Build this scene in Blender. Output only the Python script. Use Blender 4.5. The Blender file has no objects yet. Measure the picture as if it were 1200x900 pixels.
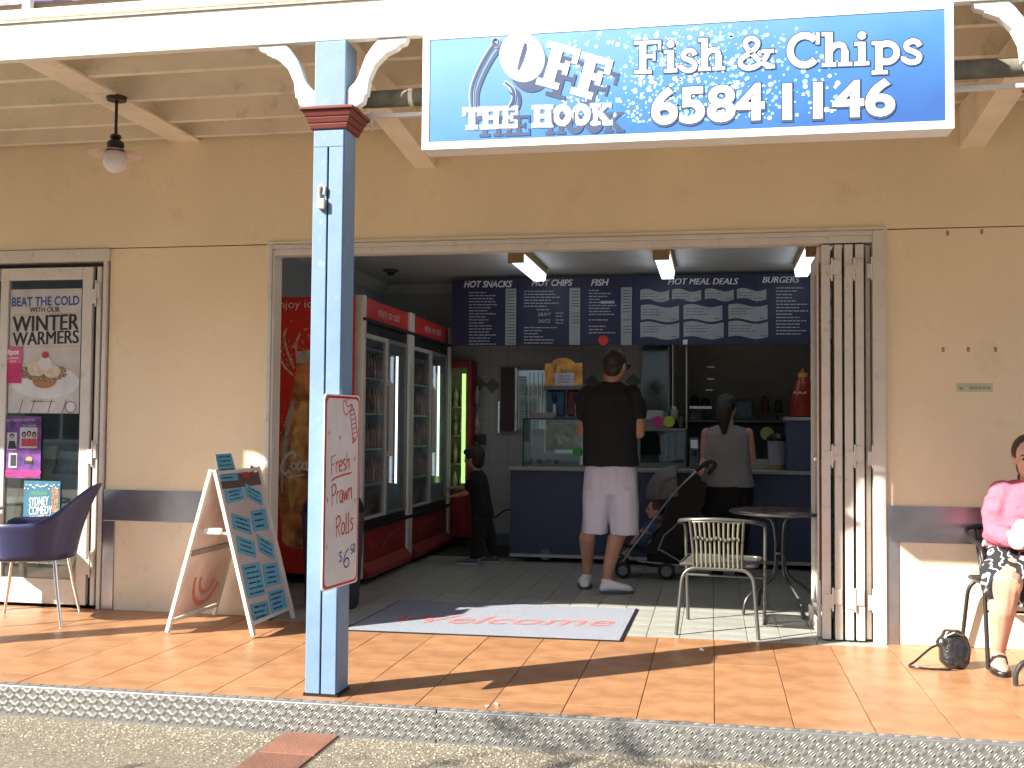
import bpy, bmesh, math, random
from mathutils import Vector as V3, Matrix
random.seed(7)
PI = math.pi
SC = bpy.context.scene
COL = SC.collection
# ------------------------------------------------------------------ camera
YAW, PITCH, ROLL, FPX, CZ = .18637, .039686, .0085231, 1254.34, 1.26
FW = V3((-math.sin(YAW)*math.cos(PITCH), math.cos(YAW)*math.cos(PITCH), math.sin(PITCH)))
_r = V3((math.cos(YAW), math.sin(YAW), 0)); _u = _r.cross(FW)
RT = _r*math.cos(ROLL) + _u*math.sin(ROLL)
UP = -_r*math.sin(ROLL) + _u*math.cos(ROLL)
CAM = V3((0, 0, CZ))
cd = bpy.data.cameras.new('camera'); cam = bpy.data.objects.new('camera', cd); COL.objects.link(cam)
M = Matrix((RT, UP, -FW)).transposed().to_4x4(); M.translation = CAM
cam.matrix_world = M
cd.sensor_width = 36; cd.lens = FPX/1200*36; cd.clip_start = .05; cd.clip_end = 2000
SC.camera = cam
# ------------------------------------------------------------------ world, sun
AZ, EL = math.radians(37.3), math.radians(33)
w = bpy.data.worlds.new('World'); SC.world = w; w.use_nodes = True
nt = w.node_tree; bg = nt.nodes['Background']
sky = nt.nodes.new('ShaderNodeTexSky'); sky.sky_type = 'NISHITA'; sky.sun_disc = False
sky.sun_elevation = EL; sky.sun_rotation = math.atan2(-math.cos(AZ), -math.sin(AZ))
nt.links.new(sky.outputs[0], bg.inputs[0]); bg.inputs[1].default_value = .10
sd = bpy.data.lights.new('sun', 'SUN'); sd.energy = 4.6; sd.angle = math.radians(.55); sd.color = (1, .93, .82)
so = bpy.data.objects.new('sun', sd); COL.objects.link(so)
so.rotation_euler = V3((math.cos(AZ)*math.cos(EL), math.sin(AZ)*math.cos(EL), -math.sin(EL))).to_track_quat('-Z', 'Y').to_euler()
so.location = (-6, -4, 8)
SC.view_settings.view_transform = 'Standard'; SC.view_settings.look = 'None'; SC.view_settings.gamma = 1
SC.view_settings.exposure = 1.66

# ------------------------------------------------------------------ helpers
def ray(px, py): return RT*((px-600)/FPX) - UP*((py-450)/FPX) + FW
def at(px, py, y=None, z=None, x=None):
    d = ray(px, py)
    t = y/d.y if y is not None else ((z-CZ)/d.z if z is not None else x/d.x)
    return CAM + d*t
MATS = {}
def mat(name, col, rough=.6, metal=0, var=.12, scale=6, bump=.0, bscale=60, emit=0, spec=.5, obj_rand=0, col2=None, coat=0, detail=4, wear=None):
    if name in MATS: return MATS[name]
    m = bpy.data.materials.new(name); m.use_nodes = True; t = m.node_tree; b = t.nodes['Principled BSDF']
    b.inputs['Roughness'].default_value = rough; b.inputs['Metallic'].default_value = metal
    b.inputs['Specular IOR Level'].default_value = spec
    if coat: b.inputs['Coat Weight'].default_value = coat; b.inputs['Coat Roughness'].default_value = .10
    tc = t.nodes.new('ShaderNodeTexCoord')
    n = t.nodes.new('ShaderNodeTexNoise'); n.inputs['Scale'].default_value = scale; n.inputs['Detail'].default_value = detail
    t.links.new(tc.outputs['Object'], n.inputs['Vector'])
    r = t.nodes.new('ShaderNodeValToRGB')
    c1 = [max(0, c*(1-var)) for c in col]; c2 = [min(1, c*(1+var)) for c in (col2 or col)]
    r.color_ramp.elements[0].position = .3; r.color_ramp.elements[1].position = .7
    r.color_ramp.elements[0].color = (*c1, 1); r.color_ramp.elements[1].color = (*c2, 1)
    t.links.new(n.outputs[0], r.inputs[0]); out = r.outputs[0]
    if wear:            # worn or dirty patches: colour, amount, scale, threshold
        wc, wa, ws, wt = wear
        wn_ = t.nodes.new('ShaderNodeTexNoise'); wn_.inputs['Scale'].default_value = ws; wn_.inputs['Detail'].default_value = 8; wn_.inputs['Roughness'].default_value = .68
        t.links.new(tc.outputs['Object'], wn_.inputs['Vector'])
        wr_ = t.nodes.new('ShaderNodeMapRange'); wr_.inputs['From Min'].default_value = wt; wr_.inputs['From Max'].default_value = wt+.14; wr_.inputs['To Max'].default_value = wa
        wm_ = t.nodes.new('ShaderNodeMix'); wm_.data_type = 'RGBA'; wm_.inputs[7].default_value = (*wc, 1)
        t.links.new(wn_.outputs[0], wr_.inputs[0]); t.links.new(wr_.outputs[0], wm_.inputs[0]); t.links.new(out, wm_.inputs[6]); out = wm_.outputs[2]
    if obj_rand:
        oi = t.nodes.new('ShaderNodeObjectInfo'); hs = t.nodes.new('ShaderNodeHueSaturation')
        mr = t.nodes.new('ShaderNodeMapRange'); mr.inputs['To Min'].default_value = 1-obj_rand; mr.inputs['To Max'].default_value = 1+obj_rand
        t.links.new(oi.outputs['Random'], mr.inputs[0]); t.links.new(mr.outputs[0], hs.inputs['Value'])
        t.links.new(out, hs.inputs['Color']); out = hs.outputs[0]
    t.links.new(out, b.inputs['Base Color'])
    rr = t.nodes.new('ShaderNodeMapRange'); rr.inputs['To Min'].default_value = max(0, rough*.85); rr.inputs['To Max'].default_value = min(1, rough*1.15)
    t.links.new(n.outputs[0], rr.inputs[0]); t.links.new(rr.outputs[0], b.inputs['Roughness'])
    if bump:
        nb = t.nodes.new('ShaderNodeTexNoise'); nb.inputs['Scale'].default_value = bscale; nb.inputs['Detail'].default_value = 3
        t.links.new(tc.outputs['Object'], nb.inputs['Vector'])
        bp = t.nodes.new('ShaderNodeBump'); bp.inputs['Strength'].default_value = bump; bp.inputs['Distance'].default_value = .01
        t.links.new(nb.outputs[0], bp.inputs['Height']); t.links.new(bp.outputs[0], b.inputs['Normal'])
    if emit:
        b.inputs['Emission Color'].default_value = (*col, 1); b.inputs['Emission Strength'].default_value = emit
    MATS[name] = m; return m
def glassmat(name, tint=(.9, .95, .93), refl=.25, rough=.02, fres=1.0):
    if name in MATS: return MATS[name]
    m = bpy.data.materials.new(name); m.use_nodes = True; t = m.node_tree; t.nodes.clear()
    o = t.nodes.new('ShaderNodeOutputMaterial'); mx = t.nodes.new('ShaderNodeMixShader')
    tr = t.nodes.new('ShaderNodeBsdfTransparent'); tr.inputs[0].default_value = (*tint, 1)
    g = t.nodes.new('ShaderNodeBsdfGlossy'); g.inputs['Roughness'].default_value = rough; g.inputs[0].default_value = (1, 1, 1, 1)
    lw = t.nodes.new('ShaderNodeFresnel'); lw.inputs[0].default_value = 1.5
    ma = t.nodes.new('ShaderNodeMath'); ma.operation = 'MULTIPLY_ADD'; ma.inputs[1].default_value = fres; ma.inputs[2].default_value = refl*.2
    ma.use_clamp = True
    t.links.new(lw.outputs[0], ma.inputs[0]); t.links.new(ma.outputs[0], mx.inputs[0])
    t.links.new(tr.outputs[0], mx.inputs[1]); t.links.new(g.outputs[0], mx.inputs[2]); t.links.new(mx.outputs[0], o.inputs[0])
    MATS[name] = m; return m
def tag(o, label=None, cat=None, group=None, kind=None):
    if label: o['label'] = label
    if cat: o['category'] = cat
    if group: o['group'] = group
    if kind: o['kind'] = kind
    return o
ORG = {}
def thing(name, label, cat, loc=(0, 0, 0), group=None, kind=None):
    o = bpy.data.objects.new(name, None); COL.objects.link(o); o.location = loc; o.empty_display_size = .1
    tag(o, label, cat, group, kind); ORG[o.name] = V3(loc); return o
class MB:
    def __init__(s): s.v = []; s.f = []; s.st = []
    def add(s, vs, fs):
        s.st.append((len(s.v), len(s.f))); k = len(s.v); s.v += [V3(p) for p in vs]; s.f += [[i+k for i in f] for f in fs]; return s
    def box(s, x0, y0, z0, x1, y1, z1):
        vs = [(x, y, z) for z in (z0, z1) for y in (y0, y1) for x in (x0, x1)]
        return s.add(vs, [(0, 2, 3, 1), (4, 5, 7, 6), (0, 1, 5, 4), (2, 6, 7, 3), (0, 4, 6, 2), (1, 3, 7, 5)])
    def obox(s, c, U, V, W):     # centre and three half-axis vectors
        c, U, V, W = V3(c), V3(U), V3(V), V3(W)
        vs = [c+U*a+V*b+W*d for d in (-1, 1) for b in (-1, 1) for a in (-1, 1)]
        return s.add(vs, [(0, 2, 3, 1), (4, 5, 7, 6), (0, 1, 5, 4), (2, 6, 7, 3), (0, 4, 6, 2), (1, 3, 7, 5)])
    def beam(s, p, q, a, b, up=(0, 0, 1)):   # a bar of section a x b from p to q
        p, q = V3(p), V3(q); d = (q-p); W = d.normalized(); U = W.cross(V3(up))
        if U.length < 1e-4: U = W.cross(V3((0, 1, 0)))
        U.normalize(); Vv = U.cross(W)
        return s.obox((p+q)/2, U*a/2, Vv*b/2, d/2)
    def prism(s, pts, ext):
        e = V3(ext); n = len(pts); a = [V3(p) for p in pts]
        return s.add(a+[p+e for p in a], [list(range(n))[::-1], list(range(n, 2*n))]+[(i, (i+1) % n, n+(i+1) % n, n+i) for i in range(n)])
    def poly(s, pts): return s.add(pts, [list(range(len(pts)))])
    def disc(s, c, U, V, n=16): return s.poly([V3(c)+V3(U)*math.cos(2*PI*i/n)+V3(V)*math.sin(2*PI*i/n) for i in range(n)])
    def tube(s, pts, r, n=10, cap=True):
        pts = [V3(p) for p in pts]; R = r if isinstance(r, (list, tuple)) else [r]*len(pts); rings = []
        T = (pts[1]-pts[0]).normalized(); A = T.orthogonal().normalized()
        for i, p in enumerate(pts):
            a = pts[max(0, i-1)]; b = pts[min(len(pts)-1, i+1)]; t2 = (b-a).normalized()
            A = (A - t2*A.dot(t2)).normalized(); B = t2.cross(A)
            rings.append([p+(A*math.cos(2*PI*j/n)+B*math.sin(2*PI*j/n))*R[i] for j in range(n)])
        return s.loft(rings, cap)
    def loft(s, rings, cap=True):
        n = len(rings[0]); k = []; fs = []
        for r in rings: k += r
        for i in range(len(rings)-1):
            for j in range(n):
                a = i*n+j; b = i*n+(j+1) % n; fs.append((a, b, b+n, a+n))
        if cap: fs += [list(range(n))[::-1], list(range((len(rings)-1)*n, len(rings)*n))]
        return s.add(k, fs)
    def secs(s, L, n=20, cap=True, U=(1, 0, 0), W=(0, 1, 0), p=2.0):   # stack of ellipses (centre, ru, rw)
        U, W = V3(U), V3(W); rings = []
        def se(a): c, q = math.cos(a), math.sin(a); return math.copysign(abs(c)**(2/p), c), math.copysign(abs(q)**(2/p), q)
        for c, a, b in L: rings.append([V3(c)+U*a*se(2*PI*j/n)[0]+W*b*se(2*PI*j/n)[1] for j in range(n)])
        return s.loft(rings, cap)
    def lathe(s, prof, c, n=24, cap=True):
        c = V3(c); return s.secs([(c+V3((0, 0, z)), max(r, .0005), max(r, .0005)) for r, z in prof], n, cap)
    def ball(s, c, r, n=16, rot=None):
        c = V3(c); rx, ry, rz = r if isinstance(r, (list, tuple)) else (r, r, r); rings = []; m = n//2+1
        for i in range(m):
            t = PI*(i+.02)/(m-1+.04); z = -math.cos(t); q = math.sin(t)
            rg = [V3((rx*q*math.cos(2*PI*j/n), ry*q*math.sin(2*PI*j/n), rz*z)) for j in range(n)]
            if rot: rg = [rot @ p for p in rg]
            rings.append([c+p for p in rg])
        return s.loft(rings, True)
    def each(s, name, m, parent=None, **kw):      # every piece an object of its own
        e = s.st+[(len(s.v), len(s.f))]; out = []
        for (a, b), (c, d) in zip(e, e[1:]):
            q = MB(); q.v = s.v[a:c]; q.f = [[i-a for i in f] for f in s.f[b:d]]; out.append(q.build(name, m, parent, **kw))
        return out
    def build(s, name, m, parent=None, smooth=False, bevel=0, label=None, cat=None, group=None, kind=None, sub=0, seg=2):
        root = parent
        while root is not None and root.parent is not None: root = root.parent
        org = ORG.get(root.name, V3()) if root is not None else V3()
        me = bpy.data.meshes.new(name); me.from_pydata([p-org for p in s.v], [], s.f); me.validate(); me.update()
        if m: me.materials.append(m)
        if smooth:
            me.shade_smooth(); me.set_sharp_from_angle(angle=math.radians(40 if smooth is True else smooth))
        o = bpy.data.objects.new(name, me); COL.objects.link(o)
        if parent: o.parent = parent
        if bevel:
            b = o.modifiers.new('b', 'BEVEL'); b.width = bevel; b.segments = seg; b.limit_method = 'ANGLE'
        if sub:
            b = o.modifiers.new('s', 'SUBSURF'); b.levels = b.render_levels = sub
        if cat and root is None: ORG[o.name] = V3()
        tag(o, label, cat, group, kind)
        return o
def blend(mb, name, m, parent, voxel=.012, smooth=3, label=None):      # many closed shapes fused into one continuous skin
    o = mb.build(name, m, parent, label=label)
    r = o.modifiers.new('r', 'REMESH'); r.mode = 'VOXEL'; r.voxel_size = voxel; r.use_smooth_shade = True
    k = o.modifiers.new('k', 'SMOOTH'); k.iterations = smooth; k.factor = .6
    dg = bpy.context.evaluated_depsgraph_get(); me = bpy.data.meshes.new_from_object(o.evaluated_get(dg))
    o.modifiers.clear(); old = o.data; o.data = me; me.name = name
    if not me.materials: me.materials.append(m)
    me.shade_smooth(); bpy.data.meshes.remove(old); return o
def folds(o, amp, fx, fz, seed=0):         # cloth creases pushed into the mesh
    from mathutils import noise
    me = o.data; nn = [v.normal.copy() for v in me.vertices]
    for v, n in zip(me.vertices, nn):
        c = v.co; a = noise.noise(V3((c.x*fx+seed, c.y*fx, c.z*fz))); b = noise.noise(V3((c.x*fx*2.1, c.y*fx*2.1+seed, c.z*fz*1.7)))
        v.co = c+n*amp*((1-abs(a)*2.6)*.6+b*.7)
    me.update()
def copy_tree(o, parent=None):
    c = o.copy(); COL.objects.link(c); c.parent = parent
    for ch in list(o.children): copy_tree(ch, c)
    return c
_tc = {}
def tmesh(s, bold=0, shear=0, extrude=0):
    cu = bpy.data.curves.new('t', 'FONT'); cu.body = s; cu.size = 1; cu.offset = bold; cu.shear = shear; cu.resolution_u = 4
    o = bpy.data.objects.new('t', cu); me = o.to_mesh()
    vs = [v.co.copy() for v in me.vertices]; fs = [list(p.vertices) for p in me.polygons]
    o.to_mesh_clear(); bpy.data.objects.remove(o); bpy.data.curves.remove(cu); return vs, fs
CAPH = None
def text(mb, s, O, U, V, height, width=None, bold=0, shear=0, align='L', lift=.0015):
    """letters of cap height `height` laid on the plane (O, U right, V up), lifted off it"""
    global CAPH
    if CAPH is None: CAPH = max(v.y for v in tmesh('H')[0])
    O, U, V = V3(O), V3(U).normalized(), V3(V).normalized(); N = U.cross(V)
    rep = [0] if not (bold and any(c in s for c in 'MWR')) else [-1, 0, 1]     # heavy strokes for M and W
    vs, fs = tmesh(s, bold if len(rep) == 1 else 0, shear)
    if not vs: return
    k = height/CAPH; x0 = min(v.x for v in vs); x1 = max(v.x for v in vs)
    kx = width/(x1-x0) if width else k
    wd = (x1-x0)*kx; off = 0 if align == 'L' else (-wd/2 if align == 'C' else -wd)
    for i, r in enumerate(rep):
        mb.add([O+U*((v.x-x0)*kx+off+r*bold*k*.8)+V*(v.y*k)+N*(lift+i*.0002) for v in vs], fs)
def textpx(mb, s, x0, y0, x1, y1, hpx, y, **kw):
    a, b = at(x0, y0, y=y), at(x1, y1, y=y); t = at(x0, y0-hpx, y=y)
    text(mb, s, a, b-a, V3((0, 0, 1)), (t-a).z, width=(b-a).length, **kw)
X, Y, Z = V3((1, 0, 0)), V3((0, 1, 0)), V3((0, 0, 1))
def arc(c, r, a0, a1, n, U=X, V=Z):
    return [V3(c)+V3(U)*r*math.cos(math.radians(a0+(a1-a0)*i/n))+V3(V)*r*math.sin(math.radians(a0+(a1-a0)*i/n)) for i in range(n+1)]
def fillet(pts, r, n=5):
    pts = [V3(p) for p in pts]; out = [pts[0]]
    for i in range(1, len(pts)-1):
        p, a, b = pts[i], (pts[i-1]-pts[i]), (pts[i+1]-pts[i]); k = min(r, a.length*.48, b.length*.48)
        q0, q2 = p+a.normalized()*k, p+b.normalized()*k
        for j in range(n+1):
            t = j/n; out.append(q0*(1-t)**2+p*2*t*(1-t)+q2*t*t)
    return out+[pts[-1]]

# ------------------------------------------------------------------ materials
m_wall = mat('ochre_render', (.84, .69, .475), .85, var=.05, scale=1.6, bump=.3, bscale=110, wear=((.55, .42, .27), .28, 3.2, .55))
m_wall_low = mat('pale_render', (.80, .71, .55), .8, var=.05, scale=3, bump=.2, bscale=140, wear=((.45, .36, .25), .4, 5, .56))
m_cream = mat('cream_paint', (.80, .775, .70), .5, var=.04, scale=3, wear=((.5, .45, .36), .35, 9, .58))
m_soffit = mat('soffit_paint', (.80, .72, .58), .7, var=.08, scale=4, bump=.15, bscale=30, wear=((.42, .36, .27), .55, 6, .57))
m_alu = mat('anodised_frame', (.66, .62, .565), .45, metal=.1, var=.05, scale=5, wear=((.38, .33, .27), .45, 16, .57))
m_steel = mat('brushed_steel', (.46, .47, .52), .3, metal=.9, var=.15, scale=5)
m_blue = mat('blue_post_paint', (.165, .262, .385), .5, var=.06, scale=8, bump=.05, bscale=40, wear=((.34, .42, .48), .5, 18, .60))
m_maroon = mat('maroon_paint', (.16, .035, .028), .45, var=.15)
m_white = mat('white_paint', (.8, .8, .78), .45, var=.03)
m_offw = mat('aged_white', (.62, .62, .60), .5, var=.06)
m_black = mat('black_plastic', (.014, .014, .016), .4)
m_dark = mat('dark_room', (.05, .05, .048), .8)
m_grout = mat('grout', (.12, .075, .05), .9)
m_text_k = mat('black_print', (.015, .015, .018), .6)
m_text_w = mat('white_print', (.8, .8, .8), .5, var=.02)
m_skin = mat('skin', (.46, .24, .16), .55, var=.1, scale=14)
m_skin2 = mat('light_skin', (.58, .33, .24), .5, var=.1, scale=14)
m_hair = mat('dark_hair', (.026, .018, .013), .5, var=.4, scale=40, bump=.6, bscale=120)
m_glass = glassmat('clear_glass')
m_glass_f = glassmat('fridge_glass', (.86, .90, .93), .45, .08, .10)
m_glass_d = glassmat('tinted_glass', (.62, .68, .68), .3)
# ================================================================== SETTING
YW, YP = 6.664, 4.778          # wall plane, post plane
# ground: exposed aggregate
def ground_mat():
    m = mat('exposed_aggregate', (.20, .172, .125), .85, var=.1, scale=1.5, bump=.9, bscale=170)
    t = m.node_tree; b = t.nodes['Principled BSDF']; tc = t.nodes['Texture Coordinate']
    v = t.nodes.new('ShaderNodeTexVoronoi'); v.inputs['Scale'].default_value = 110
    r = t.nodes.new('ShaderNodeValToRGB'); r.color_ramp.interpolation = 'LINEAR'
    e = r.color_ramp.elements; e[0].color = (.06, .05, .036, 1); e[1].color = (.36, .32, .24, 1)
    e.new(.45).color = (.17, .145, .10, 1)
    s = t.nodes.new('ShaderNodeSeparateColor'); t.links.new(tc.outputs['Object'], v.inputs['Vector']); t.links.new(v.outputs['Color'], s.inputs[0]); t.links.new(s.outputs[0], r.inputs[0])
    mx = t.nodes.new('ShaderNodeMix'); mx.data_type = 'RGBA'; mx.inputs[0].default_value = .55
    old = b.inputs['Base Color'].links[0].from_socket
    t.links.new(old, mx.inputs[6]); t.links.new(r.outputs[0], mx.inputs[7]); t.links.new(mx.outputs[2], b.inputs['Base Color'])
    return m
g = MB()
g.box(-300, -300, -.5, 300, 4.69, -.14)
g.build('ground', ground_mat(), kind='structure')
fr = MB().box(-300, 4.69, -.5, 300, 300, -.03).build('floor_slab', m_grout, kind='structure')
strip = MB().box(-1.915, -8, -.15, -1.645, 4.69, -.138).build('paving_strip', m_grout, kind='structure')
m_brick = mat('brick_paver', (.19, .085, .055), .8, var=.2, scale=5, bump=.4, bscale=80, obj_rand=.15)
bm0 = None
for k in range(12):
    y1 = 4.685-k*.35
    if bm0 is None: bm0 = MB().box(-1.905, y1-.342, -.15, -1.655, y1, -.132).build('paver', m_brick, strip, bevel=.003)
    else:
        o = bm0.copy(); o.location.y = -k*.35; COL.objects.link(o)
# exposed-aggregate pebbles standing proud of the ground, near the kerb
peb = MB(); rr = random.Random(3)
for i in range(5200):
    x = rr.uniform(-3.6, 1.5); y = 4.685-abs(rr.gauss(0, .28))
    if y < 3.75 or -1.92 < x < -1.64: continue
    r = rr.uniform(.003, .0062); a = rr.random()*3
    ring = [(x+r*1.3*math.cos(a+k*PI/3)*1, y+r*math.sin(a+k*PI/3), -.141) for k in range(6)]
    top = [(x+(p[0]-x)*.6, y+(p[1]-y)*.6, -.14+r*.55) for p in ring]
    peb.loft([[V3(p) for p in ring], [V3(p) for p in top]], cap=False); peb.add(top, [list(range(6))])
peb.build('pebbles', mat('pebble', (.19, .16, .115), .7, var=.7, scale=90, col2=(.32, .29, .22)), kind='stuff')
# tread-plate kerb
m_tread = mat('tread_plate', (.25, .25, .245), .42, metal=.5, var=.1, scale=4, bump=.05, bscale=120)
m_tread2 = mat('tread_lozenge', (.27, .265, .24), .42, metal=.45, var=.06, scale=10)
kerb = MB().box(-300, 4.640, -.2, -1.205, 4.70, .004).box(-1.2, 4.640, -.2, 300, 4.70, .004)
kerb = kerb.build('kerb', m_tread, bevel=.005, kind='structure')
lz = MB()
def loz(cx, cz, ang, L=.0150, W=.0052):
    c, s = math.cos(ang), math.sin(ang); o = V3((cx, 4.6405, cz)); ul = V3((c, 0, s)); uw = V3((-s, 0, c))
    base = [o+ul*L*a+uw*W*b for a, b in ((-1, 0), (-.45, -1), (.45, -1), (1, 0), (.45, 1), (-.45, 1))]
    top = [o+(p-o)*.35+V3((0, -.0042, 0)) for p in base]
    lz.loft([base, top], cap=False); lz.add(top, [list(range(6))])
def loz_top(cx, cy, ang, L=.0148, W=.0046):
    c, s = math.cos(ang), math.sin(ang); o = V3((cx, cy, .0042)); ul = V3((c, s, 0)); uw = V3((-s, c, 0))
    base = [o+ul*L*a+uw*W*b for a, b in ((-1, 0), (-.45, -1), (.45, -1), (1, 0), (.45, 1), (-.45, 1))]
    top = [o+(p-o)*.55+Z*.0024 for p in base]
    lz.loft([base, top], cap=False); lz.add(top, [list(range(6))])
P = .0313        # a block of five bars, alternately turned
i = 0
x = -4.2
while x < 2.0:
    for r_, zc in enumerate((-.020, -.0513, -.0826, -.1139)):
        a = PI/4 if (i+r_) % 2 else -PI/4
        dx, dz = -math.sin(a), math.cos(a)
        for q in (-1, 0, 1): loz(x+dx*q*.0098, zc+dz*q*.0098, a)
    if True:
        a = PI/4 if i % 2 else -PI/4; dx, dy = -math.sin(a), math.cos(a)
        for q in (-1, 0, 1): loz_top(x+dx*q*.0098, 4.671+dy*q*.0098, a)
    x += P; i += 1
lz.build('tread_pattern', m_tread2, kerb, kind='stuff')
# ---- tiles
m_tile = mat('terracotta_tile', (.325, .160, .074), .36, var=.12, scale=6, bump=.02, bscale=40, obj_rand=.08, col2=(.39, .205, .100), wear=((.22, .12, .07), .45, 7, .56))
m_tilei = mat('grey_green_tile', (.36, .37, .33), .42, var=.10, scale=6, bump=.04, bscale=50, obj_rand=.06)
T = .332
def tilemesh(name, x0, y0, x1, y1, m):
    q = .002; qy = .0009 if name == 'floor_tile' else q
    o = MB().box(x0+q, y0+qy, -.03, x1-q, y1-qy, 0).build(name, m, bevel=.0008, seg=1); return o
full = {}
def put(name, cx, cy, sx, sy, m, parent):
    key = (name, round(sx, 3), round(sy, 3))
    if key not in full:
        o = tilemesh(name, -sx/2, -sy/2, sx/2, sy/2, m); full[key] = o
    else: o = full[key].copy(); COL.objects.link(o)
    o.location = (cx, cy, random.uniform(-.0011, .0006)); o.rotation_euler = (random.uniform(-.0016, .0016), random.uniform(-.0016, .0016), random.uniform(-.002, .002)); o.parent = parent
YS = 6.55       # where the shop's own floor starts
x = .0045-17*T
while x < 3.2:
    inopen = -2.9 < x+T/2 < 1.05
    y = YS
    while y > 4.705:
        y0 = max(4.702, y-T); put('floor_tile', x+T/2, (y+y0)/2, T, y-y0, m_tile, fr); y = y0
    if not inopen: put('floor_tile', x+T/2, YS+.06, T, .12, m_tile, fr)
    x += T
far = MB(); n = 0; S = .2
cells = []
for j in range(18):
    for i in range(23):
        if j == 0 and not (-2.97 < -3.4+i*S < .81): continue
        cells.append((j, -3.4+i*S, YS+j*S))
for j, x, y in cells:
    vis = not (x < -2.8 and j > 5)
    if vis and n < 296 and x < 1.0: put('shop_tile', x+S/2, y+S/2, S, S, m_tilei, fr); n += 1
    else: far.box(x+.002, y+.002, -.03, x+S-.002, y+S-.002, 0)
far.build('shop_tiles', m_tilei, fr, kind='stuff')
MB().box(-3.6, YS+18*S+.002, -.03, 4.5, 14, -.001).build('kitchen_floor', m_dark, kind='structure')
# ================================================================== BUILDING
bld = thing('shop_building', 'ochre rendered shop front with a wide open doorway and a brushed steel dado band', 'building', (-1, YW, 0))
wl = MB()
OX0, OX1, OZ = -2.90, .995, 2.455    # opening edges of the render
wl.box(-4.065, YW, -.03, OX0, YW+.2, OZ).box(OX1, YW, -.03, 4.2, YW+.2, OZ)
wl.each('wall', m_wall, bld, bevel=.004)
wl = MB().box(-8.5, YW+.002, OZ+.006, 4.2, YW+.2, 3.62)
wl.each('wall', m_wall, bld, bevel=.004)
wl = MB().box(-8.5, YW, -.03, -5.9, YW+.2, OZ); wl.build('wall', m_wall, bld)
# steel dado and plinth panels
dd = MB()
for x0, x1, L in ((-4.075, OX0-.006, 1), (OX1+.010, 4.2, 1)):
    dd.box(x0, YW-.012, .60, x1, YW-.0005, .812)
dd.box(-4.075, YW-.012, .0, -3.985, YW-.0005, .5995).box(-4.077, YW-.012, 0, -4.066, YW+.15, .812)
dd.box(OX1+.010, YW-.012, 0, OX1+.080, YW-.0005, .5995)
dd.each('steel_band', m_steel, bld, bevel=.002)
pp = MB().box(-3.984, YW-.006, .0, OX0-.006, YW-.0005, .599).box(OX1+.081, YW-.006, 0, 4.2, YW-.0005, .599)
pp.each('plinth_panel', m_wall_low, bld, bevel=.002)
sk = MB()
for x, z in ((1.36, 2.425), (1.55, 2.43), (1.33, 1.735), (1.47, 1.735), (1.62, 1.735)): sk.box(x-.008, YW-.0015, z-.014, x+.008, YW-.0003, z+.014)
sk.each('old_fixing_mark', mat('old_mark', (.33, .24, .16), .9, var=.3, scale=80), bld)
# frame of the wide opening: two stepped aluminium sections
f = MB()
f.box(OX0-.004, YW-.025, 0, OX0+.02, YW+.1, 2.45).box(OX0+.021, YW-.012, 0, OX0+.036, YW+.1, 2.42)
f.box(OX1-.062, YW-.025, 0, OX1+.008, YW+.1, 2.45)
f.box(OX0+.021, YW-.025, 2.424, OX1-.063, YW+.1, 2.45).box(OX0+.037, YW-.012, 2.382, OX1-.063, YW+.1, 2.423)
f.each('door_frame', m_alu, bld, bevel=.003)
f = MB().box(OX0-.02, YW-.012, 2.4535, OX1+.02, YW+.01, 2.475).box(OX0-.022, YW-.012, 0, OX0-.006, YW+.01, 2.4525)
f.each('frame_trim', m_wall_low, bld, bevel=.002)
# interior shell
m_inw = mat('grey_wall_tile', (.42, .43, .42), .35, var=.05, scale=3, bump=.05, bscale=12)
m_inc = mat('shop_ceiling', (.60, .60, .58), .8, var=.05)
YB, XL, CEI = 11.25, -3.56, 2.79
# back wall tiles as geometry
BXR = at(783, 450, y=YB).x
bw = MB().box(XL, YB, 0, BXR, YB+.15, CEI); bw.build('back_wall', m_grout if 0 else mat('tile_joint', (.22, .225, .21), .8), bld)
bt = MB()
z = .12
while z < CEI:
    x = XL
    while x < BXR-.01:
        bt.box(x+.002, YB-.006, z+.002, min(x+.198, BXR-.002), YB, min(z+.148, CEI)); x += .2
    z += .15
bt.build('wall_tiles', m_inw, bld, kind='stuff')
dm = MB()
for dpx, dpy in ((561, 450), (577, 452), (694, 448), (742, 447), (770, 453)):
    dc_ = at(dpx, dpy, y=YB-.01); cx = dc_.x; dz = dc_.z-1.59
    dm.prism([(cx-.085, YB-.0065, 1.59+dz), (cx, YB-.0065, 1.505+dz), (cx+.085, YB-.0065, 1.59+dz), (cx, YB-.0065, 1.675+dz)], (0, -.002, 0))
dm.each('diamond_tile', mat('diamond_green', (.12, .15, .14), .4), bld)
MB().box(XL, YB-.03, 0, -1.9, YB-.0075, .11).build('skirting', mat('green_skirting', (.16, .19, .18), .5), bld)
MB().box(XL-.15, YW+.2, 0, XL, YB+.15, CEI).build('side_wall', m_inw, bld)
MB().box(1.62, YW+.2, 0, 1.77, 14, CEI).build('side_wall', mat('side_paint', (.25, .25, .24), .7), bld)
MB().box(XL-.15, YW+.2, CEI, 1.77, 14, CEI+.1).build('ceiling', m_inc, bld)
cv = MB().prism([(XL, 0+YW+.2, CEI), (XL+.09, YW+.2, CEI), (XL, YW+.2, CEI-.09)], (0, YB-YW-.2, 0)).prism([(XL, YB-.0065, CEI), (XL, YB-.09, CEI), (XL, YB-.0065, CEI-.09)], (BXR-XL, 0, 0))
cv.each('cornice', m_inc, bld)
MB().box(BXR, 12.5, 0, 1.62, 12.65, CEI).box(BXR-.08, YB+.151, 0, BXR, 12.49, CEI).each('kitchen_wall', mat('kitchen_wall', (.55, .52, .45), .6, var=.1), bld)
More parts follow.
